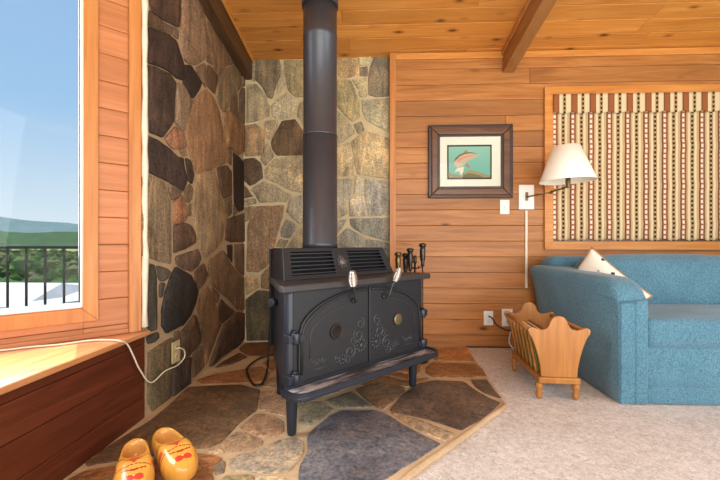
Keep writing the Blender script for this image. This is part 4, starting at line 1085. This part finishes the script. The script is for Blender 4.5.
# ------------------------------------------------------------------ wooden clogs
CL = .375
def interp(pts, t):
    for (a, va), (b, vb) in zip(pts[:-1], pts[1:]):
        if t <= b:
            f = (t-a)/(b-a); return va+(vb-va)*f
    return pts[-1][1]
def clog_mesh():
    mb = MB(); NT = 200
    wp = [(0, .0), (.008, .022), (.03, .039), (.07, .049), (.15, .055), (.3, .058), (.45, .063), (.6, .069), (.72, .071), (.82, .065), (.9, .053), (.955, .037), (.985, .020), (1, .0)]
    hp = [(0, .098), (.15, .096), (.3, .094), (.42, .098), (.52, .110), (.62, .112), (.75, .104), (.9, .092), (1, .080)]
    halfw = lambda t: interp(wp, t)
    H = lambda t: interp(hp, t)
    ts_ = [.5-.5*math.cos(math.pi*i/(NT//2)) for i in range(NT//2+1)]
    outl = [(halfw(t), t) for t in ts_]+[(-halfw(t), t) for t in ts_[-2:0:-1]]
    n = len(outl)
    def ztop(t, f): return .045+(H(t)-.045)*(max(0, 1-f**2.8))**(1/2.6)
    oc, ory = .255, .205
    O = []
    for i in range(n):
        k = i/n*2*math.pi; O.append((.047*math.sin(k), oc-ory*math.cos(k)))
    rimz = [.086+.010*((t-oc)/ory)**2 for x, t in O]
    cav = []
    for sc2, zz in ((.3, .020), (.82, .022), (.92, .045), (.95, .07)):
        cav.append([(x*sc2, (oc+(t-oc)*sc2)*CL, zz) for x, t in O])
    cav.append([(O[i][0]*.93, (oc+(O[i][1]-oc)*.955)*CL, rimz[i]-.002) for i in range(n)])
    fr = []
    for q in range(49):
        g = math.sin(q/48*math.pi/2); rr = []
        for i in range(n):
            x = O[i][0]*(1-g)+outl[i][0]*g; t = min(1, max(0, O[i][1]*(1-g)+outl[i][1]*g))
            fx = min(1, abs(x)/max(halfw(t), 1e-4))
            fe = max(fx*(g**.3 if g > 0 else 0)*1.0, g**4)
            k = min(1, g/.35); k = k*k*(3-2*k)
            rr.append((x, t*CL, rimz[i]*(1-k)+ztop(t, min(1, fe))*k))
        fr.append(rr)
    low = [[(x*.97, (.5+(t-.5)*.985)*CL, .022) for x, t in outl], [(x*.86, (.48+(t-.5)*.93)*CL, .004) for x, t in outl], [(x*.8, (.48+(t-.5)*.89)*CL, .0) for x, t in outl]]
    allr = cav+fr+low; nc = len(cav)
    yel, red, blk, inn = lin((216, 154, 64)), lin((204, 62, 42)), lin((92, 52, 26)), lin((214, 158, 82))
    def col(k, i):
        if k < nc-1: return inn
        p = allr[k][i]; q_ = allr[min(k+1, len(allr)-1)][(i+1) % n]
        x = (p[0]+q_[0])/2; t = (p[1]+q_[1])/2/CL; z = (p[2]+q_[2])/2
        if z < .03: return yel
        if .47 < t < .66 and abs(x) < .034*(1-(t-.47)/.19): return red
        if abs(t-.665-.04*abs(x)/.06) < .006 and abs(x) > .004: return blk
        if abs(t-.76+.5*abs(x)) < .010 and abs(x) < .042: return lin((150, 50, 30))
        if (((abs(x)-.016)/.017)**2+((t-.86)/.040)**2) < 1: return red
        if (x/.008)**2+((t-.845)/.02)**2 < 1: return lin((238, 204, 130))
        for kx in (.43, .47, .51):
            if abs(t-kx-.1*(abs(x)-.05)) < .006 and .036 < abs(x) < .066: return blk
        if abs(x) > .058 and .60 < t < .68: return lin((196, 84, 50))
        return yel
    mb.rings(allr, (1, 1, 1), True, True, True, cols=col)
    return mb
def put_clog(hx, hy, ang, label):
    e = empty('wooden_clog', (hx, hy, HZ+.004), ang, label, 'clog', 'pair of wooden clogs')
    clog_mesh().build('clog_body', M['paint'], e, recalc=True)
    return e
put_clog(-1.005, 1.752, math.radians(-136), 'yellow painted wooden clog set a little back, nearer the stove')
put_clog(-1.068, 1.653, math.radians(-148), 'yellow painted wooden clog closer to the board front under the window')

# ------------------------------------------------------------------ magazine rack
RK = empty('magazine_rack', (1.155, 2.44, .012), math.radians(-4.0), 'honey maple magazine rack with scalloped ends beside the blue sofa', 'magazine rack')
def end_panel_outline():
    h = [(.108, .145), (.112, .20), (.125, .27), (.145, .34), (.165, .39), (.183, .42), (.188, .438), (.180, .452), (.160, .458), (.135, .448), (.105, .440), (.075, .448), (.058, .470), (.048, .50), (.030, .522), (.0, .53)]
    return [(x, z) for x, z in h]+[(-x, z) for x, z in h[-2::-1]]
PMx = lambda y: Matrix(((1, 0, 0, 0), (0, 0, 1, y), (0, 1, 0, 0), (0, 0, 0, 1)))
RL = .56
for y in (0, RL):
    mb = MB(); mb.prism(end_panel_outline(), .022, PMx(y-.011)); mb.build('end_panel', M['maple'], RK, bevel=.005, seg=3)
mb = MB(); mb.box((-.125, -.02, .105), (.125, RL+.02, .145), (.5, .4, .5)); mb.build('base_board', M['maple'], RK, bevel=.008, seg=3)
for x in (-.09, .09):
    for y in (.02, RL-.02):
        mb = MB(); mb.lathe([(.012, 0), (.018, .01), (.022, .03), (.014, .05), (.021, .06), (.024, .085), (.018, .105)], (0, 0, 0), (x*.25, (-.02 if y < .2 else .02), 1), 16)
        mb.build('foot', M['maple'], RK, loc=(x+math.copysign(.02, x), y, 0))
for s in (-1, 1):
    mb = MB(); mb.tube([(s*.163, .0, .432), (s*.163, RL, .432)], .013, 12); mb.build('rail', M['maple'], RK)
    for i in range(6):
        y = .07+i*(RL-.14)/5; b0 = Vector((s*.108, y, .143)); t0 = Vector((s*.161, y, .425)); L = (t0-b0).length
        mb = MB(); mb.lathe([(.006, 0), (.008, L*.12), (.012, L*.2), (.008, L*.26), (.007, L*.4), (.012, L*.5), (.007, L*.6), (.008, L*.74), (.012, L*.8), (.008, L*.88), (.006, L)], b0, t0-b0, 12)
        mb.build('spindle', M['maple'], RK)
mb = MB(); mb.box((-.006, .012, .145), (.006, RL-.012, .40), (.5, .6, .5)); mb.build('divider', M['maple'], RK, bevel=.003)
rot = Matrix.Rotation(math.radians(-4.0), 4, 'Z')
for i, (dx, tilt, c, h_, lab) in enumerate(((-.086, -.155, (128, 146, 76), .25, 'green magazine leaning on the outer spindles of the wooden rack'), (-.058, -.12, (196, 186, 150), .26, 'pale magazine between the green one and the brown one in the rack'), (-.026, -.06, (150, 104, 64), .25, 'brown magazine next to the divider of the wooden rack'))):
    mb = MB(); mb.box((-.006, 0, 0), (.006, .30, h_), lin(c)); mb.box((-.0045, .003, .003), (.0045, .302, h_-.003+.004), lin((225, 220, 205)))
    o = mb.build('magazine', M['mag'])
    o.matrix_world = Matrix.Translation(RK.location) @ rot @ Matrix.Translation((dx, .10+.03*i, .147)) @ Matrix.Rotation(tilt, 4, 'Y')
    tag(o, lab, 'magazine', 'magazines in the rack')

# ------------------------------------------------------------------ sofa
SX0, SX1, SY0, SY1 = 1.50, 4.22, 2.40, 3.50
sofa = empty('sofa', ((SX0+SX1)/2, SY0, .0), 0, 'blue teal upholstered sofa with rolled arms under the back window', 'sofa')
SO = Vector(sofa.location)
def rbox(name, lo, hi, r, mat, parent, puff=0, seg=4, wob=.004, cuts=10, noisy=True):
    b = bmesh.new(); bmesh.ops.create_cube(b, size=1)
    lo = Vector(lo); hi = Vector(hi); c = (lo+hi)/2; d = hi-lo
    for v in b.verts: v.co = Vector((v.co.x*d.x, v.co.y*d.y, v.co.z*d.z))
    bmesh.ops.bevel(b, geom=list(b.edges), offset=r, segments=seg, profile=.6, affect='EDGES')
    for axis in range(3):
        nn_ = max(1, int(d[axis]/.06))
        for k in range(1, nn_):
            pl = -d[axis]/2+d[axis]*k/nn_
            no = [0, 0, 0]; no[axis] = 1; co = [0, 0, 0]; co[axis] = pl
            bmesh.ops.bisect_plane(b, geom=list(b.verts)+list(b.edges)+list(b.faces), plane_co=co, plane_no=no)
    for v in b.verts:
        p = v.co.copy(); u = [p[i]/(d[i]/2) for i in range(3)]
        if puff:
            v.co.z += math.copysign(puff, p.z)*(1-u[0]**2)*(1-u[1]**2)*abs(u[2])
            v.co.y += math.copysign(puff*.6, p.y)*(1-u[0]**2)*(1-u[2]**2)*abs(u[1])
        v.co += v.normal*wob*mnoise.noise((p+c)*5)
        v.co += c-SO
    me = bpy.data.meshes.new(name); b.to_mesh(me); b.free()
    me.materials.append(mat)
    for p in me.polygons: p.use_smooth = True
    o = bpy.data.objects.new(name, me); COL.objects.link(o); o.parent = parent
    return o
rbox('frame', (SX0+.10, SY0+.01, .012), (SX1-.10, SY1, .36), .02, M['sofa'], sofa)
rbox('front_rail', (SX0+.165, SY0-.008, .012), (SX1-.165, SY0+.05, .122), .012, M['sofa'], sofa)
ncu = 2; cw = (SX1-SX0-.33)/ncu
for i in range(ncu):
    x0 = SX0+.165+i*cw
    rbox('seat_cushion', (x0+.003, SY0-.005, .352), (x0+cw-.003, SY0+.62, .535), .045, M['sofa'], sofa, .02)
def lean(o, zpiv, ypiv, ang):
    for v in o.data.vertices:
        p = v.co+SO; dy, dz = p.y-ypiv, p.z-zpiv
        v.co = Vector((p.x, ypiv+dy*math.cos(ang)+dz*math.sin(ang), zpiv-dy*math.sin(ang)+dz*math.cos(ang)))-SO
bk = rbox('backrest', (SX0-.02, SY0+.82, .03), (SX1+.02, SY1-.03, .895), .09, M['sofa'], sofa, 0, 5)
lean(bk, .1, SY0+.8, .06)
for i in range(2):
    w_ = (SX1-SX0-.26)/2; x0 = SX0+.13+i*w_
    c_ = rbox('back_cushion', (x0+.003, SY0+.50, .50), (x0+w_-.003, SY0+.76, .925), .09, M['sofa'], sofa, .03, 5)
    lean(c_, .5, SY0+.5, .26)
# arms: lofted along Y
def arm(x_in, x_out, name):
    sg = 1 if x_in > x_out else -1     # sg=1: outer side is towards -X
    rs = []
    ys = [SY0, SY0+.004, SY0+.015, SY0+.035, SY0+.065, SY0+.105, SY0+.16, SY0+.24]+[SY0+.24+(.84)*i/12 for i in range(1, 13)]
    for y in ys:
        d = y-SY0
        zt_ = .625+.155*math.sqrt(max(0, 1-(1-min(1, d/.15))**2)) if d < .15 else .78+.025*min(1, (d-.15)/.8)
        fl = .115*min(1, d/.9)**.9     # outward flare of the top, growing to the back
        xo, xi = x_out, x_in
        r = .055
        sec = [(xi, .015), (xi, .3), (xi+sg*.0, zt_-.16), (xi+sg*.012, zt_-.06)]
        for k in range(7):
            an = math.pi*.5*k/6; sec.append((xi+sg*.012-sg*(r-r*math.cos(an)), zt_-r+r*math.sin(an)))
        for k in range(7):
            an = math.pi*.5*k/6; sec.append((xo-sg*fl+sg*(r-r*math.sin(an)), zt_-r+r*math.cos(an)))
        sec += [(xo-sg*fl*.86, zt_-.10), (xo-sg*fl*.62, zt_-.2), (xo-sg*fl*.36, .42), (xo-sg*fl*.14, .28), (xo, .14), (xo, .015)]
        rs.append([Vector((x, y, z))-SO for x, z in sec])
    mb = MB(); mb.rings(rs, (1, 1, 1), True, True, True)
    o = mb.build(name, M['sofa'], sofa)
    return o
a1 = arm(SX0+.165, SX0, 'arm'); a2 = arm(SX1-.165, SX1, 'arm')
for sd_, xo, xi in ((0, SX0, SX0+.165), (1, SX1-.165, SX1)):
    par = a1 if sd_ == 0 else a2
    pn = rbox('front_panel', (xo+.004, SY0-.014, .014), (xo+.094, SY0+.01, .634), .011, M['sofa'], par, 0, 3, .001)
    pn2 = rbox('front_pleat', (xo+.088, SY0-.020, .014), (xo+.164, SY0+.01, .648), .014, M['sofa'], par, 0, 3, .001)
    mb = MB(); mb.tube([Vector(p)-SO for p in ((xo+.005, SY0-.008, .632), (xo+.05, SY0-.013, .638), (xo+.10, SY0-.014, .642), (xo+.162, SY0-.012, .65))], .006, 6)
    mb.build('piping', M['sofa_seam'], par)
# seam along the outer face of the near arm
mb = MB(); pts = []
for i in range(20):
    t = i/19; y = SY0+.003+t*.78; d = y-SY0; zt_ = .64+.02*min(1, d/.2)+.02*t
    fl = .115*min(1, d/.9)**.9; pts.append(Vector((SX0-fl*.62-.003, y, zt_-.0+.0))-SO)
mb.tube(pts, .005, 6); mb.build('seam', M['sofa_seam'], a1)

# throw pillow: cream with a faint flower print
def pillow_mat():
    m = N('printed pillow cloth'); v = m.coord()
    vo = m.n('ShaderNodeTexVoronoi'); m.l(m.map(v, (1, 1, .1)), vo.inputs['Vector']); vo.inputs['Scale'].default_value = 8
    sp = m.n('ShaderNodeSeparateColor'); m.l(vo.outputs['Color'], sp.inputs[0])
    n = m.noise(v, 45, 3)
    blot = m.math('MULTIPLY', m.math('LESS_THAN', m.math('ADD', vo.outputs['Distance'], m.math('MULTIPLY', n, .35)), .52), m.math('LESS_THAN', sp.outputs[0], .55))
    c = m.mix(m.math('MULTIPLY', blot, .7), lin((236, 226, 208)), m.ramp(sp.outputs[1], [(0, lin((150, 148, 170))), (.5, lin((196, 120, 100))), (.75, lin((120, 140, 120)))], 'CONSTANT'))
    dots = m.n('ShaderNodeTexVoronoi'); m.l(m.map(v, (1, 1, .1)), dots.inputs['Vector']); dots.inputs['Scale'].default_value = 26
    s2 = m.n('ShaderNodeSeparateColor'); m.l(dots.outputs['Color'], s2.inputs[0])
    dk = m.math('MULTIPLY', m.math('LESS_THAN', dots.outputs['Distance'], .3), m.math('LESS_THAN', s2.outputs[0], .14))
    c = m.mix(dk, c, lin((50, 58, 80)))
    return m.out(c, .95, 0, .1)
mb = MB(); NP = 22; vs = []
for side in (1, -1):
    for j in range(NP+1):
        for i in range(NP+1):
            u, v_ = 2*i/NP-1, 2*j/NP-1
            th = .075*((1-u*u)*(1-v_*v_))**.45
            pin = 1-.06*(1-abs(u))*abs(v_)**2
            vs.append((u*.225*(1-.07*(1-v_*v_)*abs(u)), v_*.225*(1-.07*(1-u*u)*abs(v_)), side*th))
nv = (NP+1)**2; fs = []
for s_ in range(2):
    for j in range(NP):
        for i in range(NP):
            q = [s_*nv+j*(NP+1)+i, s_*nv+j*(NP+1)+i+1, s_*nv+(j+1)*(NP+1)+i+1, s_*nv+(j+1)*(NP+1)+i]
            fs.append(q if s_ == 0 else q[::-1])
mb.add(vs, fs, (1, 1, 1), True)
pil = mb.build('throw_pillow', pillow_mat())
b = bmesh.new(); b.from_mesh(pil.data); bmesh.ops.remove_doubles(b, verts=b.verts, dist=.0005); b.to_mesh(pil.data); b.free()
mb = MB(); edge = []
for t in range(80):
    a_ = t/80*4; k = int(a_); f = (a_-k)*2-1
    u, v_ = ((f, -1), (1, f), (-f, 1), (-1, -f))[k]
    edge.append((u*.225*(1-.07*(1-v_*v_)*abs(u)), v_*.225*(1-.07*(1-u*u)*abs(v_)), 0))
mb.tube(edge+[edge[0]], .005, 6); mb.build('piping', plain('rust piping', (178, 132, 92), .9), pil)
tag(pil, 'cream flower printed throw pillow tucked in the corner of the blue sofa', 'pillow')
pA, pC = Vector((1.625, 2.97, .955)), Vector((1.83, 2.60, .62))
t1 = (pC-pA).normalized(); t2 = Vector((-.25, .55, -.75)); t2 = (t2-t1*t2.dot(t1)).normalized(); zax = t1.cross(t2)
Rm = Matrix((t1, t2, zax)).transposed().to_4x4()
pil.matrix_world = Matrix.Translation((pA+pC)/2+t2*.15) @ Rm @ Matrix.Diagonal((1.15, .80, 1.1, 1))

# ------------------------------------------------------------------ outside
rail = empty('deck_railing', (-2.6, 2.75, .0), 0, 'black metal deck railing outside the picture window', 'railing')
RY = 2.75
mb = MB(); mb.box((-3.4, -.02, .957), (.75, .02, .979)); mb.build('top_rail', M['railing'], rail, bevel=.004)
mb = MB(); mb.box((-3.4, -.012, .10), (.75, .012, .125)); mb.build('bottom_rail', M['railing'], rail, bevel=.003)
bx0 = atY(7.6, 270, RY).x; bx1 = atY(64, 270, RY).x; stp = (bx1-bx0)/3
mb0 = MB(); mb0.box((-.006, -.006, .125), (.006, .006, .957)); bal = None
for i in range(-12, 5):
    x = bx0+stp*i+2.6
    if bal is None: bal = mb0.build('baluster', M['railing'], rail); bal.location = (x, 0, 0)
    else:
        c_ = bal.copy(); COL.objects.link(c_); c_.parent = rail; c_.location = (x, 0, 0)
mb = MB()
for x in (-3.38, .73):
    mb = MB(); mb.box((x-.02, -.02, .0), (x+.02, .02, .955)); mb.build('post', M['railing'], rail)
mb = MB(); mb.box((-6.2, .6, -.12), (-1.42, 2.85, -.02)); struct(mb.build('exterior_deck', plain('grey deck boards', (128, 118, 104), .8)), 'deck outside the window')

# neighbouring building with pale metal roof
nb = empty('outbuilding', (-22, 20, -4), 0, 'low outbuilding with a bright white roof and shade-tinted gable below the deck', 'building')
NO = Vector(nb.location)
def W(p): return Vector(p)-NO
mb = MB(); r0 = [atZ(-160, 305, -1.5), atZ(120, 309, -1.5), atZ(85, 283, -1.3), atZ(-120, 281.5, -1.3)]
mb.add([W(p) for p in r0]+[W(p-Vector((0, 0, .15))) for p in r0], [(0, 1, 2, 3), (7, 6, 5, 4), (0, 4, 5, 1), (1, 5, 6, 2), (2, 6, 7, 3), (3, 7, 4, 0)])
mb.build('roof', plain('white metal roofing', (176, 176, 180), .5, 0, .4), nb)
mb = MB(); g0 = [atY(31, 301.5, 13.6), atY(62, 283, 15.5), atY(84, 286, 16.2), atY(84, 289.5, 15.5), atY(62, 297.5, 14.0)]
mb.add([W(p) for p in g0], [(0, 1, 4), (1, 2, 3, 4)])
o = mb.build('gable_roof', plain('shade tinted roofing', (84, 92, 108), .6), nb); o['label'] = 'gable roof tinted blue grey for shade'  # this slope's shade is put into its blue grey colour
mb = MB(); r1 = [p-Vector((0, 0, .15)) for p in r0]
mb.add([W(p) for p in r1]+[W((p.x, p.y, -5)) for p in r1], [(0, 4, 5, 1), (1, 5, 6, 2), (2, 6, 7, 3), (3, 7, 4, 0)])
mb.build('wall', plain('grey siding', (170, 166, 158), .8), nb)

# far ground, wooded ridge
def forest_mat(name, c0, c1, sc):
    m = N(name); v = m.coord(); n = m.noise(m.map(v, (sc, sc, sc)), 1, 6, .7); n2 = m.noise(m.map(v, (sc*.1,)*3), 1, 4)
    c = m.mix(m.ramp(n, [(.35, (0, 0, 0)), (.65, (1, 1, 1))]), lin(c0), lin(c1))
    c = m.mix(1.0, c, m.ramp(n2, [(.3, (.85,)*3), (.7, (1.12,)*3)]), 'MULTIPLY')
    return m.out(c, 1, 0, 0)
def ridge(name, d, py0, py1, base_py, mat, label, amp=2.0, seed=0):
    mb = MB(); n = 70; vs = []; rows = 8
    for j in range(rows+1):
        for i in range(n+1):
            px = -500+ (900)*i/n; t = j/rows
            py = py0+(py1-py0)*(px/80) if px > -400 else py0
            py = max(200, min(232, py))+amp*mnoise.noise(Vector((px*.02, seed, 0)))+amp*.4*mnoise.noise(Vector((px*.1, seed, 3)))
            yy = base_py+(py-base_py)*t
            r = ray(px, yy); dd = d*(1+.5*t); vs.append(EYE+r*dd)
    fs = [(j*(n+1)+i, j*(n+1)+i+1, (j+1)*(n+1)+i+1, (j+1)*(n+1)+i) for j in range(rows) for i in range(n)]
    mb.add(vs, fs, (1, 1, 1), True); return struct(mb.build(name, mat), label)
ridge('hills_far', 1600, 216.5, 225, 262, forest_mat('hazy wooded ridge', (92, 112, 118), (112, 132, 132), .05), 'hazy wooded ridge on the horizon', 1.6, 1)  # air haze is mixed into the ridge colours
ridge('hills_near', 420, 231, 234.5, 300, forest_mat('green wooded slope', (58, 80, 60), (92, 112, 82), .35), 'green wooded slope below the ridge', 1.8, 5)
mb = MB(); mb.box((-400, -50, -6.2), (150, 430, -6.0)); struct(mb.build('ground_outside', forest_mat('dry ground', (120, 122, 84), (150, 148, 108), .5)), 'ground outside')
# woods in front of the slope: too many crowns to count
random.seed(3); mb = MB()
ico = bmesh.new(); bmesh.ops.create_icosphere(ico, subdivisions=1, radius=1); iv = [v.co.copy() for v in ico.verts]; iff = [[v.index for v in f.verts] for f in ico.faces]; ico.free()
for i in range(520):
    d = random.uniform(34, 150); px = random.uniform(-160, 130); r = ray(px, 243); p = EYE+r*d
    z = -6; h = random.uniform(1.8, 3.4)+d*.012; w_ = h*random.uniform(.32, .55)
    g_ = random.uniform(.75, 1.2); c = lin((int(74*g_), int(96*g_), int(52*g_))) if random.random() < .8 else lin((112, 110, 78))
    for k in range(3):
        o_ = Vector((random.uniform(-.4, .4)*w_, random.uniform(-.4, .4)*w_, h*(.35+.22*k)))
        s_ = w_*(.9-.2*k)*random.uniform(.8, 1.1)
        vs = [Vector((p.x, p.y, z))+o_+Vector((v.x*s_*random.uniform(.8, 1.2), v.y*s_, v.z*s_*1.1*random.uniform(.8, 1.2))) for v in iv]
        mb.add(vs, iff, c)
wd = mb.build('woods', colored('tree crowns', 1.0, 0, .2, 2)); tag(wd, 'green tree crowns filling the valley beyond the railing', 'trees', None, 'stuff')

# ------------------------------------------------------------------ sky
w = bpy.data.worlds.new('World'); scene.world = w; w.use_nodes = True; nt = w.node_tree
bg = nt.nodes['Background']; tc = nt.nodes.new('ShaderNodeTexCoord'); sp = nt.nodes.new('ShaderNodeSeparateXYZ')
nt.links.new(tc.outputs['Generated'], sp.inputs[0])
rp = nt.nodes.new('ShaderNodeValToRGB'); nt.links.new(sp.outputs[2], rp.inputs[0])
cr = rp.color_ramp; cr.elements[0].position = 0; cr.elements[0].color = (*lin((232, 242, 250)), 1)
cr.elements[1].position = .55; cr.elements[1].color = (*lin((150, 190, 236)), 1)
e_ = cr.elements.new(.12); e_.color = (*lin((204, 226, 246)), 1)
e_ = cr.elements.new(.28); e_.color = (*lin((166, 204, 242)), 1)
mp = nt.nodes.new('ShaderNodeMapping'); mp.inputs['Scale'].default_value = (1.2, 1.2, 3.6); nt.links.new(tc.outputs['Generated'], mp.inputs[0])
nz = nt.nodes.new('ShaderNodeTexNoise'); nz.inputs['Scale'].default_value = 2.6; nz.inputs['Detail'].default_value = 6; nz.inputs['Roughness'].default_value = .55
nt.links.new(mp.outputs[0], nz.inputs['Vector'])
cr2 = nt.nodes.new('ShaderNodeValToRGB'); nt.links.new(nz.outputs['Fac'], cr2.inputs[0]); cr2.color_ramp.elements[0].position = .56; cr2.color_ramp.elements[1].position = .78
cr2.color_ramp.elements[1].color = (.22, .22, .22, 1)
mx = nt.nodes.new('ShaderNodeMix'); mx.data_type = 'RGBA'; nt.links.new(cr2.outputs[0], mx.inputs[0]); nt.links.new(rp.outputs[0], mx.inputs[6]); mx.inputs[7].default_value = (*lin((240, 244, 250)), 1)
nt.links.new(mx.outputs[2], bg.inputs['Color']); bg.inputs['Strength'].default_value = 1.0

# ------------------------------------------------------------------ lights
def area(name, loc, target, size, power, col, sy=None):
    l = bpy.data.lights.new(name, 'AREA'); l.energy = power; l.color = col; l.size = size
    if sy: l.shape = 'RECTANGLE'; l.size_y = sy
    o = bpy.data.objects.new(name, l); COL.objects.link(o); o.location = loc
    o.rotation_euler = (Vector(target)-Vector(loc)).to_track_quat('-Z', 'Y').to_euler(); return o
area('room_fill', (.5, -1.9, 1.9), (.8, 3.4, 1.1), 3.2, 122, (1, .98, .955), 2.0)  # added fill lamp standing in for windows behind the camera
area('side_fill', (3.6, -.3, 1.5), (-1.3, 2.6, 1.1), 2.2, 72, (1, .98, .955), 1.6)  # added fill lamp from the right, lifting the left stone wall
wc = W0+WD*1.25+Vector((-.70711, .70711, 0))*.35+Vector((0, 0, 1.75))
area('window_light', wc, wc+WN+Vector((0, 0, -.45)), 1.9, 175, (.93, .97, 1.0), 1.8)
area('ceiling_fill', (1.4, .3, .5), (1.4, 1.8, 2.9), 2.4, 50, (1, .96, .9), 1.5)
s = bpy.data.lights.new('sun', 'SUN'); s.energy = 8.0; s.angle = math.radians(.6); s.color = (1, .96, .88)
so = bpy.data.objects.new('sun', s); COL.objects.link(so)
so.rotation_euler = Vector((.42, -.55, -1.25)).to_track_quat('-Z', 'Y').to_euler()

# ------------------------------------------------------------------ camera
cam = bpy.data.cameras.new('camera'); co = bpy.data.objects.new('camera', cam); COL.objects.link(co)
cam.sensor_width = 36; cam.lens = F/720*36; cam.clip_end = 6000; cam.clip_start = .02
cam.shift_y = 3/720
co.location = EYE; co.rotation_euler = (math.pi/2, 0, PSI)
scene.camera = co
scene.view_settings.view_transform = 'Standard'
scene.view_settings.look = 'None'
scene.view_settings.exposure = 0
scene.cycles.max_bounces = 8
scene.cycles.use_denoising = True
